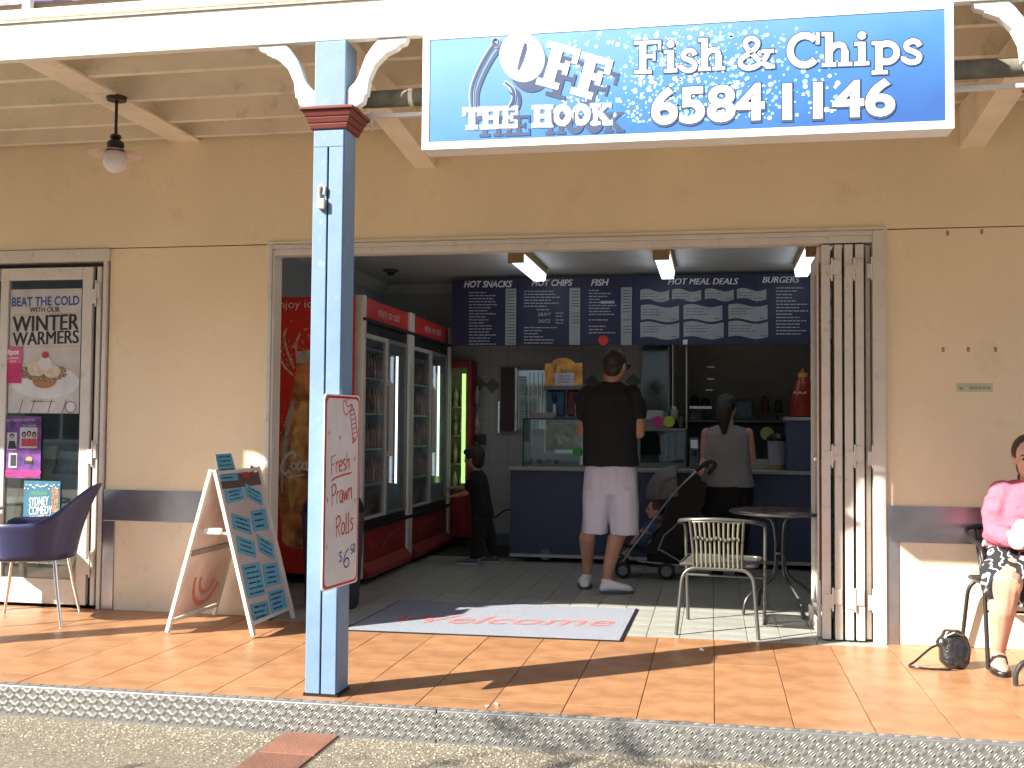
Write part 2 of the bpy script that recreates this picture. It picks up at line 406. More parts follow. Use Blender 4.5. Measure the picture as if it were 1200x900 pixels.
# bits above: upper storey behind the balcony
MB().box(-8.5, YW+.01, 3.621, 4.2, YW+.2, 6.2).build('upper_wall', m_wall, bld)
# ---- neighbouring cafe room (left)
MB().box(-8.3, 9.2, 0, -4.2, 9.3, 2.6).box(-8.3, YW+.2, 2.6, -3.75, 9.3, 2.7).box(-3.9, YW+.2, 0, -3.75, 9.2, 2.6).box(-8.4, YW+.2, 0, -8.3, 9.2, 2.6).each('cafe_room', mat('cafe_room', (.50, .49, .46), .8), bld)
MB().box(-5.9, 7.05, 0, -4.2, 7.5, .95).build('cafe_counter', m_white, bld, bevel=.01)

# ================================================================== VERANDAH ROOF
ver = thing('verandah_roof', 'cream fascia and open joisted timber soffit of the verandah above the shop', 'verandah roof', (-1, YP, 3.1))
MB().box(-8.5, YP, 3.09, 4.5, YP+.05, 3.275).build('fascia', m_cream, ver, bevel=.004)
MB().box(-8.5, YP-.012, 3.2765, 4.5, YP+.06, 3.284).build('ledge', m_soffit, ver)
for y in (4.83+.02, 5.35, 5.80, 6.25, 6.60):
    MB().box(-8.5, y-.02, 3.186, 4.5, y+.022, 3.34).build('joist', m_soffit, ver, bevel=.002)
for k in range(9):
    y0 = YP+.06+k*.205
    MB().box(-8.5, y0, 3.341, 4.5, y0+.2, 3.36).build('soffit_board', m_soffit, ver, bevel=.002)
for x in (-6.8, -5.2, -3.52, -.22):
    MB().box(x-.1, YP+.09, 3.170, x+.1, YW, 3.185).build('cross_beam', m_soffit, ver, bevel=.002)
for x in (-1.84, 1.50):
    MB().prism([(x-.07, YP+.06, 3.184), (x-.07, YP+.06, 3.10), (x-.07, YW, 2.93), (x-.07, YW, 3.184)], (.14, 0, 0)).build('raking_beam', m_soffit, ver, bevel=.002)
# balcony above
bal = thing('balcony_railing', 'white timber balcony railing above the fascia at the top left', 'railing', (-1, YP, 3.29))
MB().box(-8.5, YP-.005, 3.300, 4.5, YP+.045, 3.345).build('bottom_rail', m_cream, bal, bevel=.004)
MB().box(-8.5, YP+.0, 3.42, 4.5, YP+.05, 3.50).build('middle_rail', m_cream, bal, bevel=.004)
MB().box(-8.5, YP-.01, 4.25, 4.5, YP+.06, 4.31).build('top_rail', m_cream, bal, bevel=.004)
bp = None
for x in (-6.7, -5.1, -3.42, -1.79, -.2, 1.46, 3.1):
    MB().box(x-.022, YP+.003, 3.3455, x+.022, YP+.04, 4.249).build('baluster_post', m_cream, bal, bevel=.003)
MB().box(-8.5, YP+.05, 3.361, 4.5, YW+.01, 3.395).build('deck', mat('deck_boards', (.25, .18, .12), .8), ver)
m_ban = mat('banner_cloth', (.10, .11, .28), .8, var=.5, scale=5, col2=(.45, .40, .55))
bn = MB(); pts = [(-4.4+i*.08, YP+.12+.012*math.sin(i*.9)) for i in range(34)]
bn.loft([[V3((x, y, 3.398)) for x, y in pts]+[V3((x, y+.006, 3.398)) for x, y in pts[::-1]], [V3((x, y, 4.2)) for x, y in pts]+[V3((x, y+.006, 4.2)) for x, y in pts[::-1]]])
bn.build('banner', m_ban, None, label='blue and mauve banner hung inside the balcony railing at the top left', cat='banner')

# ================================================================== POSTS
def post(x, label):
    t = thing('verandah_post', label, 'post', (x, YP, 0), group='posts holding up the verandah')
    h = .0785
    s_ = MB().box(x-h, YP, .012, x+h, YP+2*h, 3.089); s_.build('shaft', m_blue, t, bevel=.006)
    MB().box(x-h-.006, YP-.006, 0, x+h+.006, YP+2*h+.006, .012).build('base_plate', m_black, t)
    # groove strips proud either side of a thin dark groove
    MB().box(x-h+.004, YP-.010, .013, x-.004, YP-.0005, 2.575).box(x+.004, YP-.010, .013, x+h-.004, YP-.0005, 2.575).box(x-h+.004, YP-.010, 2.5755, x+h-.004, YP-.0005, 2.655).each('facing_board', m_blue, t, bevel=.003)
    MB().box(x-.004, YP-.002, .013, x+.004, YP-.0004, 2.575).build('groove', m_black, t)
    c = MB()
    for z0, z1, e0, e1 in ((2.662, 2.687, .012, .020), (2.688, 2.715, .022, .032), (2.716, 2.745, .034, .046), (2.746, 2.762, .055, .055)):
        a0, a1 = h+e0, h+e1; cy = YP+h
        vs = [(x-a0, cy-a0, z0), (x+a0, cy-a0, z0), (x+a0, cy+a0, z0), (x-a0, cy+a0, z0), (x-a1, cy-a1, z1), (x+a1, cy-a1, z1), (x+a1, cy+a1, z1), (x-a1, cy+a1, z1)]
        c.add(vs, [(3, 2, 1, 0), (4, 5, 6, 7), (0, 1, 5, 4), (1, 2, 6, 5), (2, 3, 7, 6), (3, 0, 4, 7)])
    c.build('capital', m_maroon, t, bevel=.004)
    for sgn in (-1, 1):
        up, lo = [], []      # scroll bracket profile
        prof = [(0, 2.770), (.045, 2.770), (.075, 2.79), (.082, 2.822), (.092, 2.826), (.100, 2.90), (.128, 2.965), (.175, 3.015), (.228, 3.040), (.232, 3.050), (.262, 3.062), (.275, 3.088),
                (.145, 3.088), (.118, 3.06), (.085, 3.01), (.066, 2.96), (.052, 2.915), (.035, 2.885), (0, 2.850)]
        pts = [(x+sgn*(h+.001+a*1.08), YP+.012, 3.088-(3.088-z)*1.0) for a, z in prof]
        MB().prism(pts, (0, .05, 0)).build('bracket', m_white, t, bevel=.003)
    return t
post(-1.793, 'grooved blue verandah post with maroon capital and a hanging prawn roll sign on its side')
post(1.462, 'blue verandah post at the right edge, only its white scroll bracket in view')
post(-5.05, 'blue verandah post outside the frame to the left whose shadow crosses the tiles')
# padlock-like cleat on the post
ck = thing('roller_cleat', 'small worn cream metal catch screwed to the middle post near its top', 'catch', (-1.79, YP-.01, 2.28))
c = MB(); a = at(377, 228, y=YP-.02)
c.tube([a+V3((-.012, 0, -.03)), a+V3((-.015, 0, .035)), a+V3((0, 0, .045)), a+V3((.014, 0, .035)), a+V3((.012, 0, 0))], .007, 8)
c.build('shackle', mat('worn_cream', (.62, .57, .42), .5, var=.3, scale=60), ck, smooth=True)
MB().box(a.x-.018, YP-.036, a.z-.07, a.x+.018, YP-.012, a.z-.02).build('body', MATS['worn_cream'], ck, bevel=.005)
# drop-down blind of the cafe on the left (outside the frame), its shade falls on the left pier
MB().box(-6.55, YP+.02, 1.86, -5.50, YP+.045, 3.088).build('cafe_blind', mat('blind_canvas', (.10, .16, .28), .9), label='lowered navy canvas blind of the cafe left of the frame', cat='blind')

# ================================================================== AWNING ROLL
aw = thing('rolled_awning', 'rolled grey green awning on its rail under the verandah behind the big sign', 'awning', (0, 4.99, 2.86))
MB().tube([(-1.70, 4.99, 2.862), (1.40, 4.99, 2.862)], .042, 18).build('canvas_roll', mat('awning_canvas', (.16, .15, .11), .8, var=.3, scale=14), aw, smooth=True)
MB().tube([(-1.46, 4.99, 2.862), (-1.44, 4.99, 2.862)], .045, 18).build('cream_strap', mat('strap_cream', (.70, .64, .46), .7), aw, smooth=True)
MB().box(-1.68, 4.97, 2.765, 1.39, 5.0, 2.785).build('rail', m_alu, aw, bevel=.002)
MB().box(-1.66, 4.98, 2.70, -1.65, 4.99, 2.80).build('hanger', m_alu, aw)

# ================================================================== PENDANT LAMP
lp = thing('pendant_lamp', 'black stemmed pendant lamp with a white glass globe under the soffit at the left', 'lamp', (-3.43, 5.67, 3.175))
LX, LY = -3.445, 5.672
MB().lathe([(.055, 3.150), (.06, 3.174)], (LX, LY, 0), 20).build('ceiling_rose', m_black, lp)
MB().tube([(LX, LY, 2.93), (LX, LY, 3.151)], .009, 10).build('stem', m_black, lp, smooth=True)
MB().lathe([(.012, 2.955), (.03, 2.945), (.034, 2.93), (.022, 2.922), (.045, 2.905), (.05, 2.89), (.045, 2.865), (.052, 2.86), (.05, 2.845)], (LX, LY, 0), 20).build('gallery', m_black, lp, smooth=True)
MB().lathe([(.05, 2.862), (.155, 2.832), (.157, 2.829), (.05, 2.857)], (LX, LY, 0), 32, cap=False).build('shade', mat('shade_pink', (.62, .50, .44), .35), lp, smooth=True)
MB().ball((LX, LY, 2.795), (.072, .072, .074), 24).build('globe', mat('opal_glass', (.72, .68, .66), .15, var=.03), lp, smooth=True)

# unseen building added behind the camera to block low sky and fill glass reflections
ob = thing('added_opposite_building', 'tall plain brick building added unseen behind the camera to block the low sky', 'building', (0, -24, 0))
m_ob = mat('opposite_brick', (.50, .46, .41), .85, var=.15, scale=3)
MB().box(-60, -34, -.14, 60, -24, 17).build('wall', m_ob, ob)
MB().box(-60.4, -34.4, 17, 60.4, -23.4, 17.4).build('roof', mat('roof_dark', (.10, .10, .11), .7), ob)
wd0 = None
for i in range(17):
    for z0, z1 in ((.5, 2.6), (4.0, 5.6), (7.4, 9.0), (10.8, 12.4), (14, 15.5)):
        x = -42+i*5.2
        wf = MB().box(x, -24.02, z0, x+3.4, -23.96, z1).build('window', m_white, ob)
        MB().box(x+.12, -23.955, z0+.12, x+1.64, -23.945, z1-.12).box(x+1.76, -23.955, z0+.12, x+3.28, -23.945, z1-.12).each('pane', mat('far_pane', (.05, .07, .09), .1), wf)
MB().box(-45, -24.0+.001, 3.0, 45, -21.6, 3.2).build('awning', m_ob, ob)

# street tree behind the camera to the left; its leaves dapple the paving by the kerb
tr_ = thing('street_tree', 'leafy street tree outside the frame behind the camera to the left', 'tree', (-6.3, -.3, -.14))
m_bark = mat('bark', (.12, .09, .06), .9, var=.3, scale=12, bump=.6, bscale=30)
b = MB(); b.tube([(-6.3, -.3, -.14), (-6.28, -.28, 1.2), (-6.2, -.2, 2.2), (-6.0, 0, 3.2)], [.13, .11, .09, .05], 12)
for q_ in range(7):
    a = q_*.9; b.tube([(-6.2, -.2, 1.9+q_*.12), (-6.1+.6*math.cos(a), -.1+.5*math.sin(a), 2.5+q_*.12), (-6.0+1.3*math.cos(a), 0+1.0*math.sin(a), 2.9+q_*.15)], [.05, .035, .015], 8)
b.build('trunk', m_bark, tr_, smooth=True)
lf = MB(); r_ = random.Random(4)
cl_ = [(-6.0+r_.uniform(-1.6, 1.6), .1+r_.uniform(-1.3, 1.0), 3.0+r_.uniform(-.7, .9)) for _ in range(26)]+[(-2.0+.45*k-2.6, 1.35+r_.uniform(-.12, .12), 3.0+r_.uniform(-.1, .1)) for k in range(0)]
for cx, cy, cz in cl_:
    for _ in range(70):
        c = V3((cx+r_.gauss(0, .26), cy+r_.gauss(0, .24), cz+r_.gauss(0, .2))); u = V3((r_.uniform(-1, 1), r_.uniform(-1, 1), r_.uniform(-1, 1))).normalized(); v = u.orthogonal().normalized()
        lf.poly([c-u*.05, c+v*.022, c+u*.05, c-v*.022])
lf.build('crown', mat('leaf', (.05, .09, .03), .6, var=.4, scale=3), tr_)

lr = random.Random(9); m_dl = mat('dry_leaf', (.20, .11, .04), .8, var=.5, scale=9)
lv = MB()
for _ in range(26):
    x, y = lr.uniform(-3.5, 1.4), 4.62-abs(lr.gauss(0, .18)); a = lr.uniform(0, 6.28); l_ = lr.uniform(.006, .016); u = V3((math.cos(a), math.sin(a), lr.uniform(-.1, .3))); v = V3((-math.sin(a), math.cos(a), .15)); c = V3((x, y, -.133))
    lv.add([c-u*l_, c-v*l_*.45, c+u*l_, c+v*l_*.45, c+Z*.003], [(0, 1, 4), (1, 2, 4), (2, 3, 4), (3, 0, 4)])
lv.build('leaf_litter', m_dl, kind='stuff')
# ================================================================== LETTERING TOOLS
def crom(p, n=6):
    out = []
    for i in range(len(p)-1):
        p0 = p[max(0, i-1)]; p1 = p[i]; p2 = p[i+1]; p3 = p[min(len(p)-1, i+2)]
        for j in range(n):
            t = j/n
            out.append(tuple(.5*((2*b)+(-a+c)*t+(2*a-5*b+4*c-d)*t*t+(-a+3*b-3*c+d)*t**3) for a, b, c, d in zip(p0, p1, p2, p3)))
    return out+[p[-1]]
_lift = [0]
def ribbon(mb, pts, wd, pl, lift=.001, ext=0, rnd=False):
    """a flat stroke: pts in 2D, pl(x, y) gives the 3D point on the sign, lifted along pl.N"""
    q = [Vector2(p) for p in pts]
    if ext and len(q) > 1:
        q[0] = q[0]-(q[1]-q[0]).norm()*ext; q[-1] = q[-1]+(q[-1]-q[-2]).norm()*ext
    L, R = [], []
    for i, p in enumerate(q):
        d = (q[min(i+1, len(q)-1)]-q[max(0, i-1)]).norm(); n = Vector2((-d.y, d.x))
        W = wd[i] if isinstance(wd, list) else wd
        if rnd and i in (0, len(q)-1): W *= .55
        L.append(p+n*(W/2)); R.append(p-n*(W/2))
    _lift[0] = (_lift[0]+1) % 12
    o = pl.N*(lift+_lift[0]*.00006)
    k = [pl(a.x, a.y)+o for a in L]+[pl(a.x, a.y)+o for a in R]; n = len(q)
    mb.add(k, [(i, i+1, n+i+1, n+i) for i in range(n-1)])
class Vector2:
    def __init__(s, p): s.x, s.y = p[0], p[1]
    def __add__(s, o): return Vector2((s.x+o.x, s.y+o.y))
    def __sub__(s, o): return Vector2((s.x-o.x, s.y-o.y))
    def __mul__(s, k): return Vector2((s.x*k, s.y*k))
    def norm(s):
        l = math.hypot(s.x, s.y) or 1; return Vector2((s.x/l, s.y/l))
class Plane:
    def __init__(s, O, U, V): s.O, s.U, s.V = V3(O), V3(U), V3(V); s.N = s.U.cross(s.V).normalized()
    def __call__(s, x, y): return s.O+s.U*x+s.V*y
class PxPlane:      # sign coordinates read off in photo pixels, on the sign's own real plane
    def __init__(s, y): s.y = y; s.N = V3((0, -1, 0))
    def __call__(s, x, y): return at(x, y, y=s.y)
def ell(cx, cy, rx, ry, a0, a1, n=20): return [(cx+rx*math.cos(math.radians(a0+(a1-a0)*i/n)), cy+ry*math.sin(math.radians(a0+(a1-a0)*i/n))) for i in range(n+1)]
SER = {   # bold slab serif: (points, width, curved)
 'F': (.80, [([(.24, 0), (.24, 1)], .2), ([(0, .05), (.48, .05)], .1), ([(0, .95), (.74, .95)], .1), ([(.70, 1), (.70, .70)], .08), ([(.24, .52), (.56, .52)], .1), ([(.55, .66), (.55, .38)], .07)]),
 'i': (.44, [([(.2, 0), (.2, .68)], .19), ([(.02, .05), (.38, .05)], .1), ([(.02, .63), (.2, .63)], .1), (ell(.2, .87, .05, .05, 0, 360, 14), .12)]),
 's': (.52, [(crom([(.43, .50), (.36, .62), (.22, .64), (.11, .55), (.14, .42), (.30, .33), (.42, .22), (.38, .07), (.22, .03), (.06, .12), (.05, .2)]), .14)]),
 'h': (.76, [([(.17, 0), (.17, 1)], .19), ([(0, .95), (.17, .95)], .1), ([(0, .05), (.34, .05)], .1), (crom([(.2, .46), (.30, .59), (.42, .63), (.52, .56), (.55, .42)]), .15), ([(.55, 0), (.55, .45)], .19), ([(.39, .05), (.73, .05)], .1)]),
 '&': (.92, [(crom([(.74, .5), (.64, .28), (.44, .08), (.22, .04), (.08, .16), (.10, .33), (.28, .48), (.45, .66), (.48, .84), (.34, .95), (.2, .86), (.22, .68), (.40, .42), (.58, .2), (.82, .05)]), .13), ([(.58, .53), (.88, .53)], .09), ([(.68, .05), (.90, .05)], .09)]),
 'C': (.84, [(ell(.42, .5, .34, .43, 42, 318, 26), .18), ([(.74, 1), (.74, .66)], .09)]),
 'p': (.72, [([(.17, -.28), (.17, .68)], .19), ([(0, .63), (.17, .63)], .1), ([(0, -.23), (.38, -.23)], .1), (ell(.36, .34, .24, .27, 140, -140, 20), .16)]),
 'O': (.80, [(ell(.40, .5, .26, .36, 0, 360, 32), .30)]),
 'T': (.74, [([(.37, 0), (.37, 1)], .26), ([(.14, .08), (.60, .08)], .16), ([(0, .9), (.74, .9)], .2), ([(.05, 1), (.05, .66)], .1), ([(.69, 1), (.69, .66)], .1)]),
 'H': (.86, [([(.2, 0), (.2, 1)], .24), ([(.66, 0), (.66, 1)], .24), ([(.2, .5), (.66, .5)], .16), ([(0, .08), (.4, .08)], .16), ([(.46, .08), (.86, .08)], .16), ([(0, .92), (.4, .92)], .16), ([(.46, .92), (.86, .92)], .16)]),
 'E': (.72, [([(.2, 0), (.2, 1)], .24), ([(0, .08), (.7, .08)], .16), ([(0, .92), (.7, .92)], .16), ([(.2, .5), (.5, .5)], .14), ([(.66, 0), (.66, .36)], .1), ([(.66, 1), (.66, .64)], .1), ([(.48, .66), (.48, .34)], .08)]),
 'K': (.88, [([(.2, 0), (.2, 1)], .24), ([(0, .08), (.4, .08)], .16), ([(0, .92), (.4, .92)], .16), ([(.24, .42), (.68, .92)], .12), ([(.36, .55), (.7, .08)], .26), ([(.52, .92), (.84, .92)], .16), ([(.5, .08), (.88, .08)], .16)]),
}
def serif(mb, s, pl, x0, y0, x1, y1, h, rot=None, grow=0, lift=.001, fat=1.0, d=(0, 0)):
    """set s in slab serif between two baseline ends given in the plane's pixels (y down)"""
    tot = sum(SER[c][0] for c in s); L = math.hypot(x1-x0, y1-y0); kx = L/tot; ux, uy = (x1-x0)/L, (y1-y0)/L
    vx, vy = (0, -1) if rot is None else (uy, -ux)
    a = 0
    for c in s:
        for pts, wd in SER[c][1]:
            q = [(x0+d[0]+ux*(a+p[0])*kx+vx*p[1]*h, y0+d[1]+uy*(a+p[0])*kx+vy*p[1]*h) for p in pts]
            ribbon(mb, q, wd*(kx*.5+h*.5)*fat+grow*2, pl, lift, ext=grow)
        a += SER[c][0]

# ================================================================== MAIN SIGN
sg = thing('shop_sign', 'long blue bubbly fish and chips sign with a phone number hung under the white fascia', 'sign', (-.17, 4.80, 2.53))
SY = 4.742
SX0, SX1, SZ0, SZ1 = -1.328, .998, 2.534, 3.082
b = MB().box(SX0, SY+.004, SZ0, SX1, SY+.13, SZ1); b.build('box', m_white, sg, bevel=.003)
f = MB()
e = .034
f.box(SX0, SY-.004, SZ0, SX0+e, SY+.0035, SZ1).box(SX1-e, SY-.004, SZ0, SX1, SY+.0035, SZ1).box(SX0+e, SY-.004, SZ0, SX1-e, SY+.0035, SZ0+e).box(SX0+e, SY-.004, SZ1-e, SX1-e, SY+.0035, SZ1)
f.build('frame', m_white, sg, bevel=.001)
def sign_mat():
    m = mat('sign_print', (.1, .3, .7), .35, var=.0, coat=.3); t = m.node_tree; b = t.nodes['Principled BSDF']; tc = t.nodes['Texture Coordinate']
    sp = t.nodes.new('ShaderNodeSeparateXYZ'); t.links.new(tc.outputs['Generated'], sp.inputs[0])
    a = t.nodes.new('ShaderNodeMath'); a.operation = 'MULTIPLY_ADD'; a.inputs[1].default_value = -.55; a.inputs[2].default_value = .45; t.links.new(sp.outputs[0], a.inputs[0])
    c = t.nodes.new('ShaderNodeMath'); c.operation = 'MULTIPLY_ADD'; c.inputs[1].default_value = .55; t.links.new(sp.outputs[2], c.inputs[0]); t.links.new(a.outputs[0], c.inputs[2])
    n = t.nodes.new('ShaderNodeTexNoise'); n.inputs['Scale'].default_value = 4; t.links.new(tc.outputs['Object'], n.inputs[0])
    d = t.nodes.new('ShaderNodeMath'); d.operation = 'MULTIPLY_ADD'; d.inputs[1].default_value = .25; t.links.new(n.outputs[0], d.inputs[0]); t.links.new(c.outputs[0], d.inputs[2])
    r = t.nodes.new('ShaderNodeValToRGB'); el = r.color_ramp.elements
    el[0].position = .1; el[0].color = (.04, .11, .33, 1); el[1].position = .98; el[1].color = (.17, .34, .58, 1); x = el.new(.5); x.color = (.065, .20, .48, 1)
    t.links.new(d.outputs[0], r.inputs[0]); t.links.new(r.outputs[0], b.inputs['Base Color']); return m
MB().box(SX0+e, SY-.001, SZ0+e, SX1-e, SY+.0035, SZ1-e).build('printed_face', sign_mat(), sg)
pl = PxPlane(SY-.001)
rr = random.Random(11)
bw_, bc_ = MB(), MB()
for i in range(1150):
    if i < 760: x = rr.gauss(812, 62)
    else: x = rr.uniform(655, 985)
    t0 = rr.random(); y = 26+128*(t0**.75)
    if x < 640 or x > 1000: continue
    if y < 60 and abs(x-790) > 190: continue
    top = 36-(x-500)*.052; bot = 160-(x-500)*.034
    if not (top+12 < y < bot-8): continue
    r = abs(rr.gauss(0, .95))+.75
    c = at(x, y, y=SY-.0018-.00007*(i % 9)); k = r/268
    (bw_ if rr.random() < .40 else bc_).disc(c, X*k, Z*k, 9)
bc_.build('bubbles', mat('bubble_cyan', (.28, .62, .85), .5, var=.25, scale=30), sg, kind='stuff')
bw_.build('bubbles', m_text_w, sg, kind='stuff')
ol, wh, sh = MB(), MB(), MB()
for s_, x0, y0, x1, y1, h in (('Fish', 743, 87, 851, 82, 38), ('&', 864, 82, 909, 80, 38), ('Chips', 922, 80, 1082, 74, 40)):
    serif(ol, s_, pl, x0, y0, x1, y1, h, grow=1.3, lift=.0022)
    serif(wh, s_, pl, x0, y0, x1, y1, h, lift=.0036)
m_sh = mat('sign_shadow_print', (.055, .075, .15), .5)
for mb, s_, x0, y0, x1, y1 in ((wh, '6584', 763, 145, 896, 139), (wh, '1146', 917, 139, 1049, 134)):
    textpx(ol, s_, x0-1.5, y0+1.5, x1+1.5, y1+1.5, 40.5, SY-.0015, bold=.05, lift=.0022)
    textpx(mb, s_, x0, y0, x1, y1, 39, SY-.0015, bold=.028, lift=.0036)
th = math.radians(16)
def off_letter(mb, c, cx, cy, h, wk, grow=0, lift=.0022, d=(0, 0), fat=1.5):
    w_ = SER[c][0]*h*wk; ux, uy = math.cos(th), math.sin(th); vx, vy = uy, -ux
    x0 = cx-ux*w_/2-vx*h/2; y0 = cy-uy*w_/2-vy*h/2
    serif(mb, c, pl, x0, y0, x0+ux*w_, y0+uy*w_, h, rot=1, grow=grow, lift=lift, fat=fat, d=d)
SH = MB(); OL2 = MB()
def off_o(mb, cx, cy, rx, ry, lift, sl=.28):
    o = Z*0+V3((0, -lift, 0)); mb.poly([at(cx+rx*math.cos(2*PI*i/40)-sl*ry*math.sin(2*PI*i/40)*-1*.25, cy+ry*math.sin(2*PI*i/40), y=SY-.001)+o for i in range(40)])
cnt = MB()
for mb, g_, lf_, dx, dy in ((SH, 0, .0022, 9, 14), (OL2, 2.2, .0033, 0, 0), (wh, 1.2, .0043, 0, 0)): off_o(mb, 612+dx, 67+dy, 24.5+g_, 27.5+g_, lf_)
ribbon(cnt, [(616, 51), (615, 58), (611.5, 70), (607.5, 82)], 5.5, pl, .0053, rnd=True)
for x_, y_ in ((648, 139.5), (673, 138.5)): ribbon(cnt, [(x_, y_-7), (x_, y_+7)], 2.2, pl, .0053)
for c, cx, cy, h, wk, fat in (('F', 656, 79, 50, 1.0, 1.02), ('F', 695, 91, 48, 1.0, 1.02)):
    off_letter(SH, c, cx, cy, h, wk, lift=.0022, d=(9, 14), fat=fat)
    off_letter(OL2, c, cx, cy, h, wk, grow=2.0, lift=.0022, fat=fat)
    off_letter(wh, c, cx, cy, h, wk, grow=1.3, lift=.0042, fat=fat)
for s_, x0, x1 in (('THE', 543, 607), ('HOOK', 624, 717)):
    yy0 = 152-(x0-543)*.033; yy1 = 152-(x1-543)*.033
    serif(SH, s_, pl, x0+15, yy0+9, x1+15, yy1+9, 24, lift=.0022, fat=.9)
    serif(OL2, s_, pl, x0, yy0, x1, yy1, 25, grow=1.3, lift=.0022, fat=.85)
    serif(wh, s_, pl, x0, yy0, x1, yy1, 25, grow=.2, lift=.0042, fat=.8)
hk = crom([(581, 50), (572, 62), (561, 82), (553, 104), (553, 126)]); hk2 = crom([(597, 127), (602, 116), (600, 104), (592, 97)])
hs_ = MB()
for q in (hk, hk2):
    ribbon(SH, [(x+7, y+5) for x, y in q], 4, pl, .0022); ribbon(OL2, q, 6, pl, .0022, ext=1); ribbon(hs_, q, 2.6, pl, .0052, rnd=True)
ribbon(OL2, ell(581, 50, 4, 5, 0, 360, 16), 3.5, pl, .0033); ribbon(hs_, ell(581, 50, 3.4, 4.4, 0, 360, 16), 1.5, pl, .0052)
ribbon(hs_, [(601, 112), (597, 108)], 2, pl, .0052)
SH.build('lettering_shadow', m_sh, sg); OL2.build('lettering_outline', mat('pale_outline', (.34, .42, .58), .5), sg)
cnt.each('letter_counter', m_sh, sg); ol.build('lettering_outline', m_sh, sg); wh.build('lettering', m_text_w, sg); hs_.build('hook_emblem', m_sh, sg)

# ================================================================== PRAWN ROLL BOARD
pb = thing('prawn_sign', 'upright white board with red border offering prawn rolls, fixed to the blue post', 'sign', (-1.70, 4.75, .5))
A0 = at(371.5, 575, y=4.58); B0 = at(415.5, 575, y=4.93); A0.z = B0.z = 0; A0.x += .030; B0.x += .020
zt = (at(372, 459, y=4.58).z+at(415, 466, y=4.93).z)/2; zb = (at(371, 692, y=4.58).z+at(415, 683, y=4.93).z)/2
U = (B0-A0); N = U.cross(Z).normalized(); Ln = U.length
def rrect(u0, u1, v0, v1, r, off):
    pts = []
    for cu, cv, a0 in ((u1-r, v1-r, 0), (u0+r, v1-r, 90), (u0+r, v0+r, 180), (u1-r, v0+r, 270)):
        for k in range(5):
            a = math.radians(a0+k*22.5); pts.append(A0+U.normalized()*(cu+r*math.cos(a))+Z*(cv+r*math.sin(a))+N*off)
    return pts
MB().prism(rrect(0, Ln, zb, zt, .02, 0), N*-.006).build('board', m_white, pb)
m_red = mat('red_paint', (.50, .03, .02), .5, var=.15, scale=30)
MB().poly(rrect(.006, Ln-.004, zb+.006, zt-.006, .03, .001)).build('red_border', m_red, pb)
MB().poly(rrect(.018, Ln-.016, zb+.018, zt-.018, .03, .002)).build('face', mat('board_face', (.66, .60, .57), .35, var=.08, scale=5), pb)
HW = {  # brush-pen letters
 'F': (.62, [[(.15, 0), (.12, 1.0)], [(.0, .96), (.62, 1.05)], [(.12, .52), (.5, .58)]]),
 'r': (.42, [[(.1, 0), (.08, .62)], [(.08, .42), (.22, .6), (.4, .6)]]),
 'e': (.5, [[(.06, .32), (.4, .38), (.36, .6), (.18, .62), (.05, .35), (.14, .05), (.45, .08)]]),
 's': (.45, [[(.38, .58), (.16, .62), (.1, .45), (.32, .28), (.34, .1), (.08, .0)]]),
 'h': (.5, [[(.08, 0), (.08, 1.05)], [(.08, .4), (.25, .58), (.38, .5), (.4, 0)]]),
 'P': (.62, [[(.12, -.02), (.1, 1.0)], [(.0, .9), (.35, 1.05), (.58, .85), (.45, .58), (.12, .5)]]),
 'a': (.52, [[(.4, .55), (.2, .62), (.05, .35), (.12, .05), (.3, .1), (.4, .5), (.4, .05), (.5, 0)]]),
 'w': (.66, [[(.02, .6), (.12, .05), (.3, .5), (.42, .05), (.62, .62)]]),
 'n': (.5, [[(.06, 0), (.06, .6)], [(.06, .42), (.24, .6), (.38, .5), (.42, 0)]]),
 'R': (.66, [[(.12, -.02), (.1, 1.0)], [(.0, .9), (.35, 1.05), (.56, .82), (.4, .56), (.12, .5)], [(.2, .52), (.62, -.12)]]),
 'o': (.48, [ell(.22, .3, .18, .3, 90, 450, 12)]),
 'l': (.28, [[(.12, 1.05), (.1, .0), (.22, 0)]]),
 '$': (.5, [[(.42, .68), (.2, .76), (.08, .58), (.38, .36), (.36, .14), (.05, .1)], [(.24, .9), (.22, -.05)]]),
 '6': (.6, [[(.46, 1.0), (.2, .75), (.05, .3), (.2, 0), (.45, .08), (.48, .38), (.28, .48), (.1, .3)]]),
 '.': (.25, [[(.1, .45), (.14, .41)]]),
 '5': (.45, [[(.4, .95), (.12, .93), (.1, .6), (.34, .58), (.38, .35), (.08, .3)]]),
 '0': (.45, [ell(.22, .62, .14, .32, 90, 450, 12)]),
 'C': (.7, [[(.62, .78), (.5, 1.0), (.2, .85), (.03, .4), (.2, .05), (.6, .2)]]),
 'c': (.46, [[(.38, .5), (.2, .62), (.05, .3), (.16, .03), (.42, .16)]]),
}
def hand(mb, s, O, U, V, N, height, width, thick, lift):
    tot = sum(HW[c][0] for c in s); kx = width/tot; pl_ = Plane(O, V3(U).normalized(), V3(V).normalized()); pl_.N = N; a = 0
    for c in s:
        for st in HW[c][1]:
            q = crom([((a+p[0])*kx, p[1]*height) for p in st], 5) if len(st) > 2 else [((a+p[0])*kx, p[1]*height) for p in st]
            ribbon(mb, q, thick, pl_, lift, rnd=True)
        a += HW[c][0]
H_ = zt-zb; un = U.normalized()
def bp_(u, v): return A0+U*u+Z*(zb+H_*v)
rd, bl = MB(), MB()
hand(rd, 'Fresh', bp_(.17, .585), un+Z*.12, Z, N, .082, Ln*.55, .008, .003)
hand(rd, 'Prawn', bp_(.20, .425), un+Z*.10, Z, N, .092, Ln*.60, .008, .003)
hand(rd, 'Rolls', bp_(.33, .262), un+Z*.12, Z, N, .088, Ln*.52, .008, .003)
pz = Plane(bp_(.2, .555), un, Z); pz.N = N
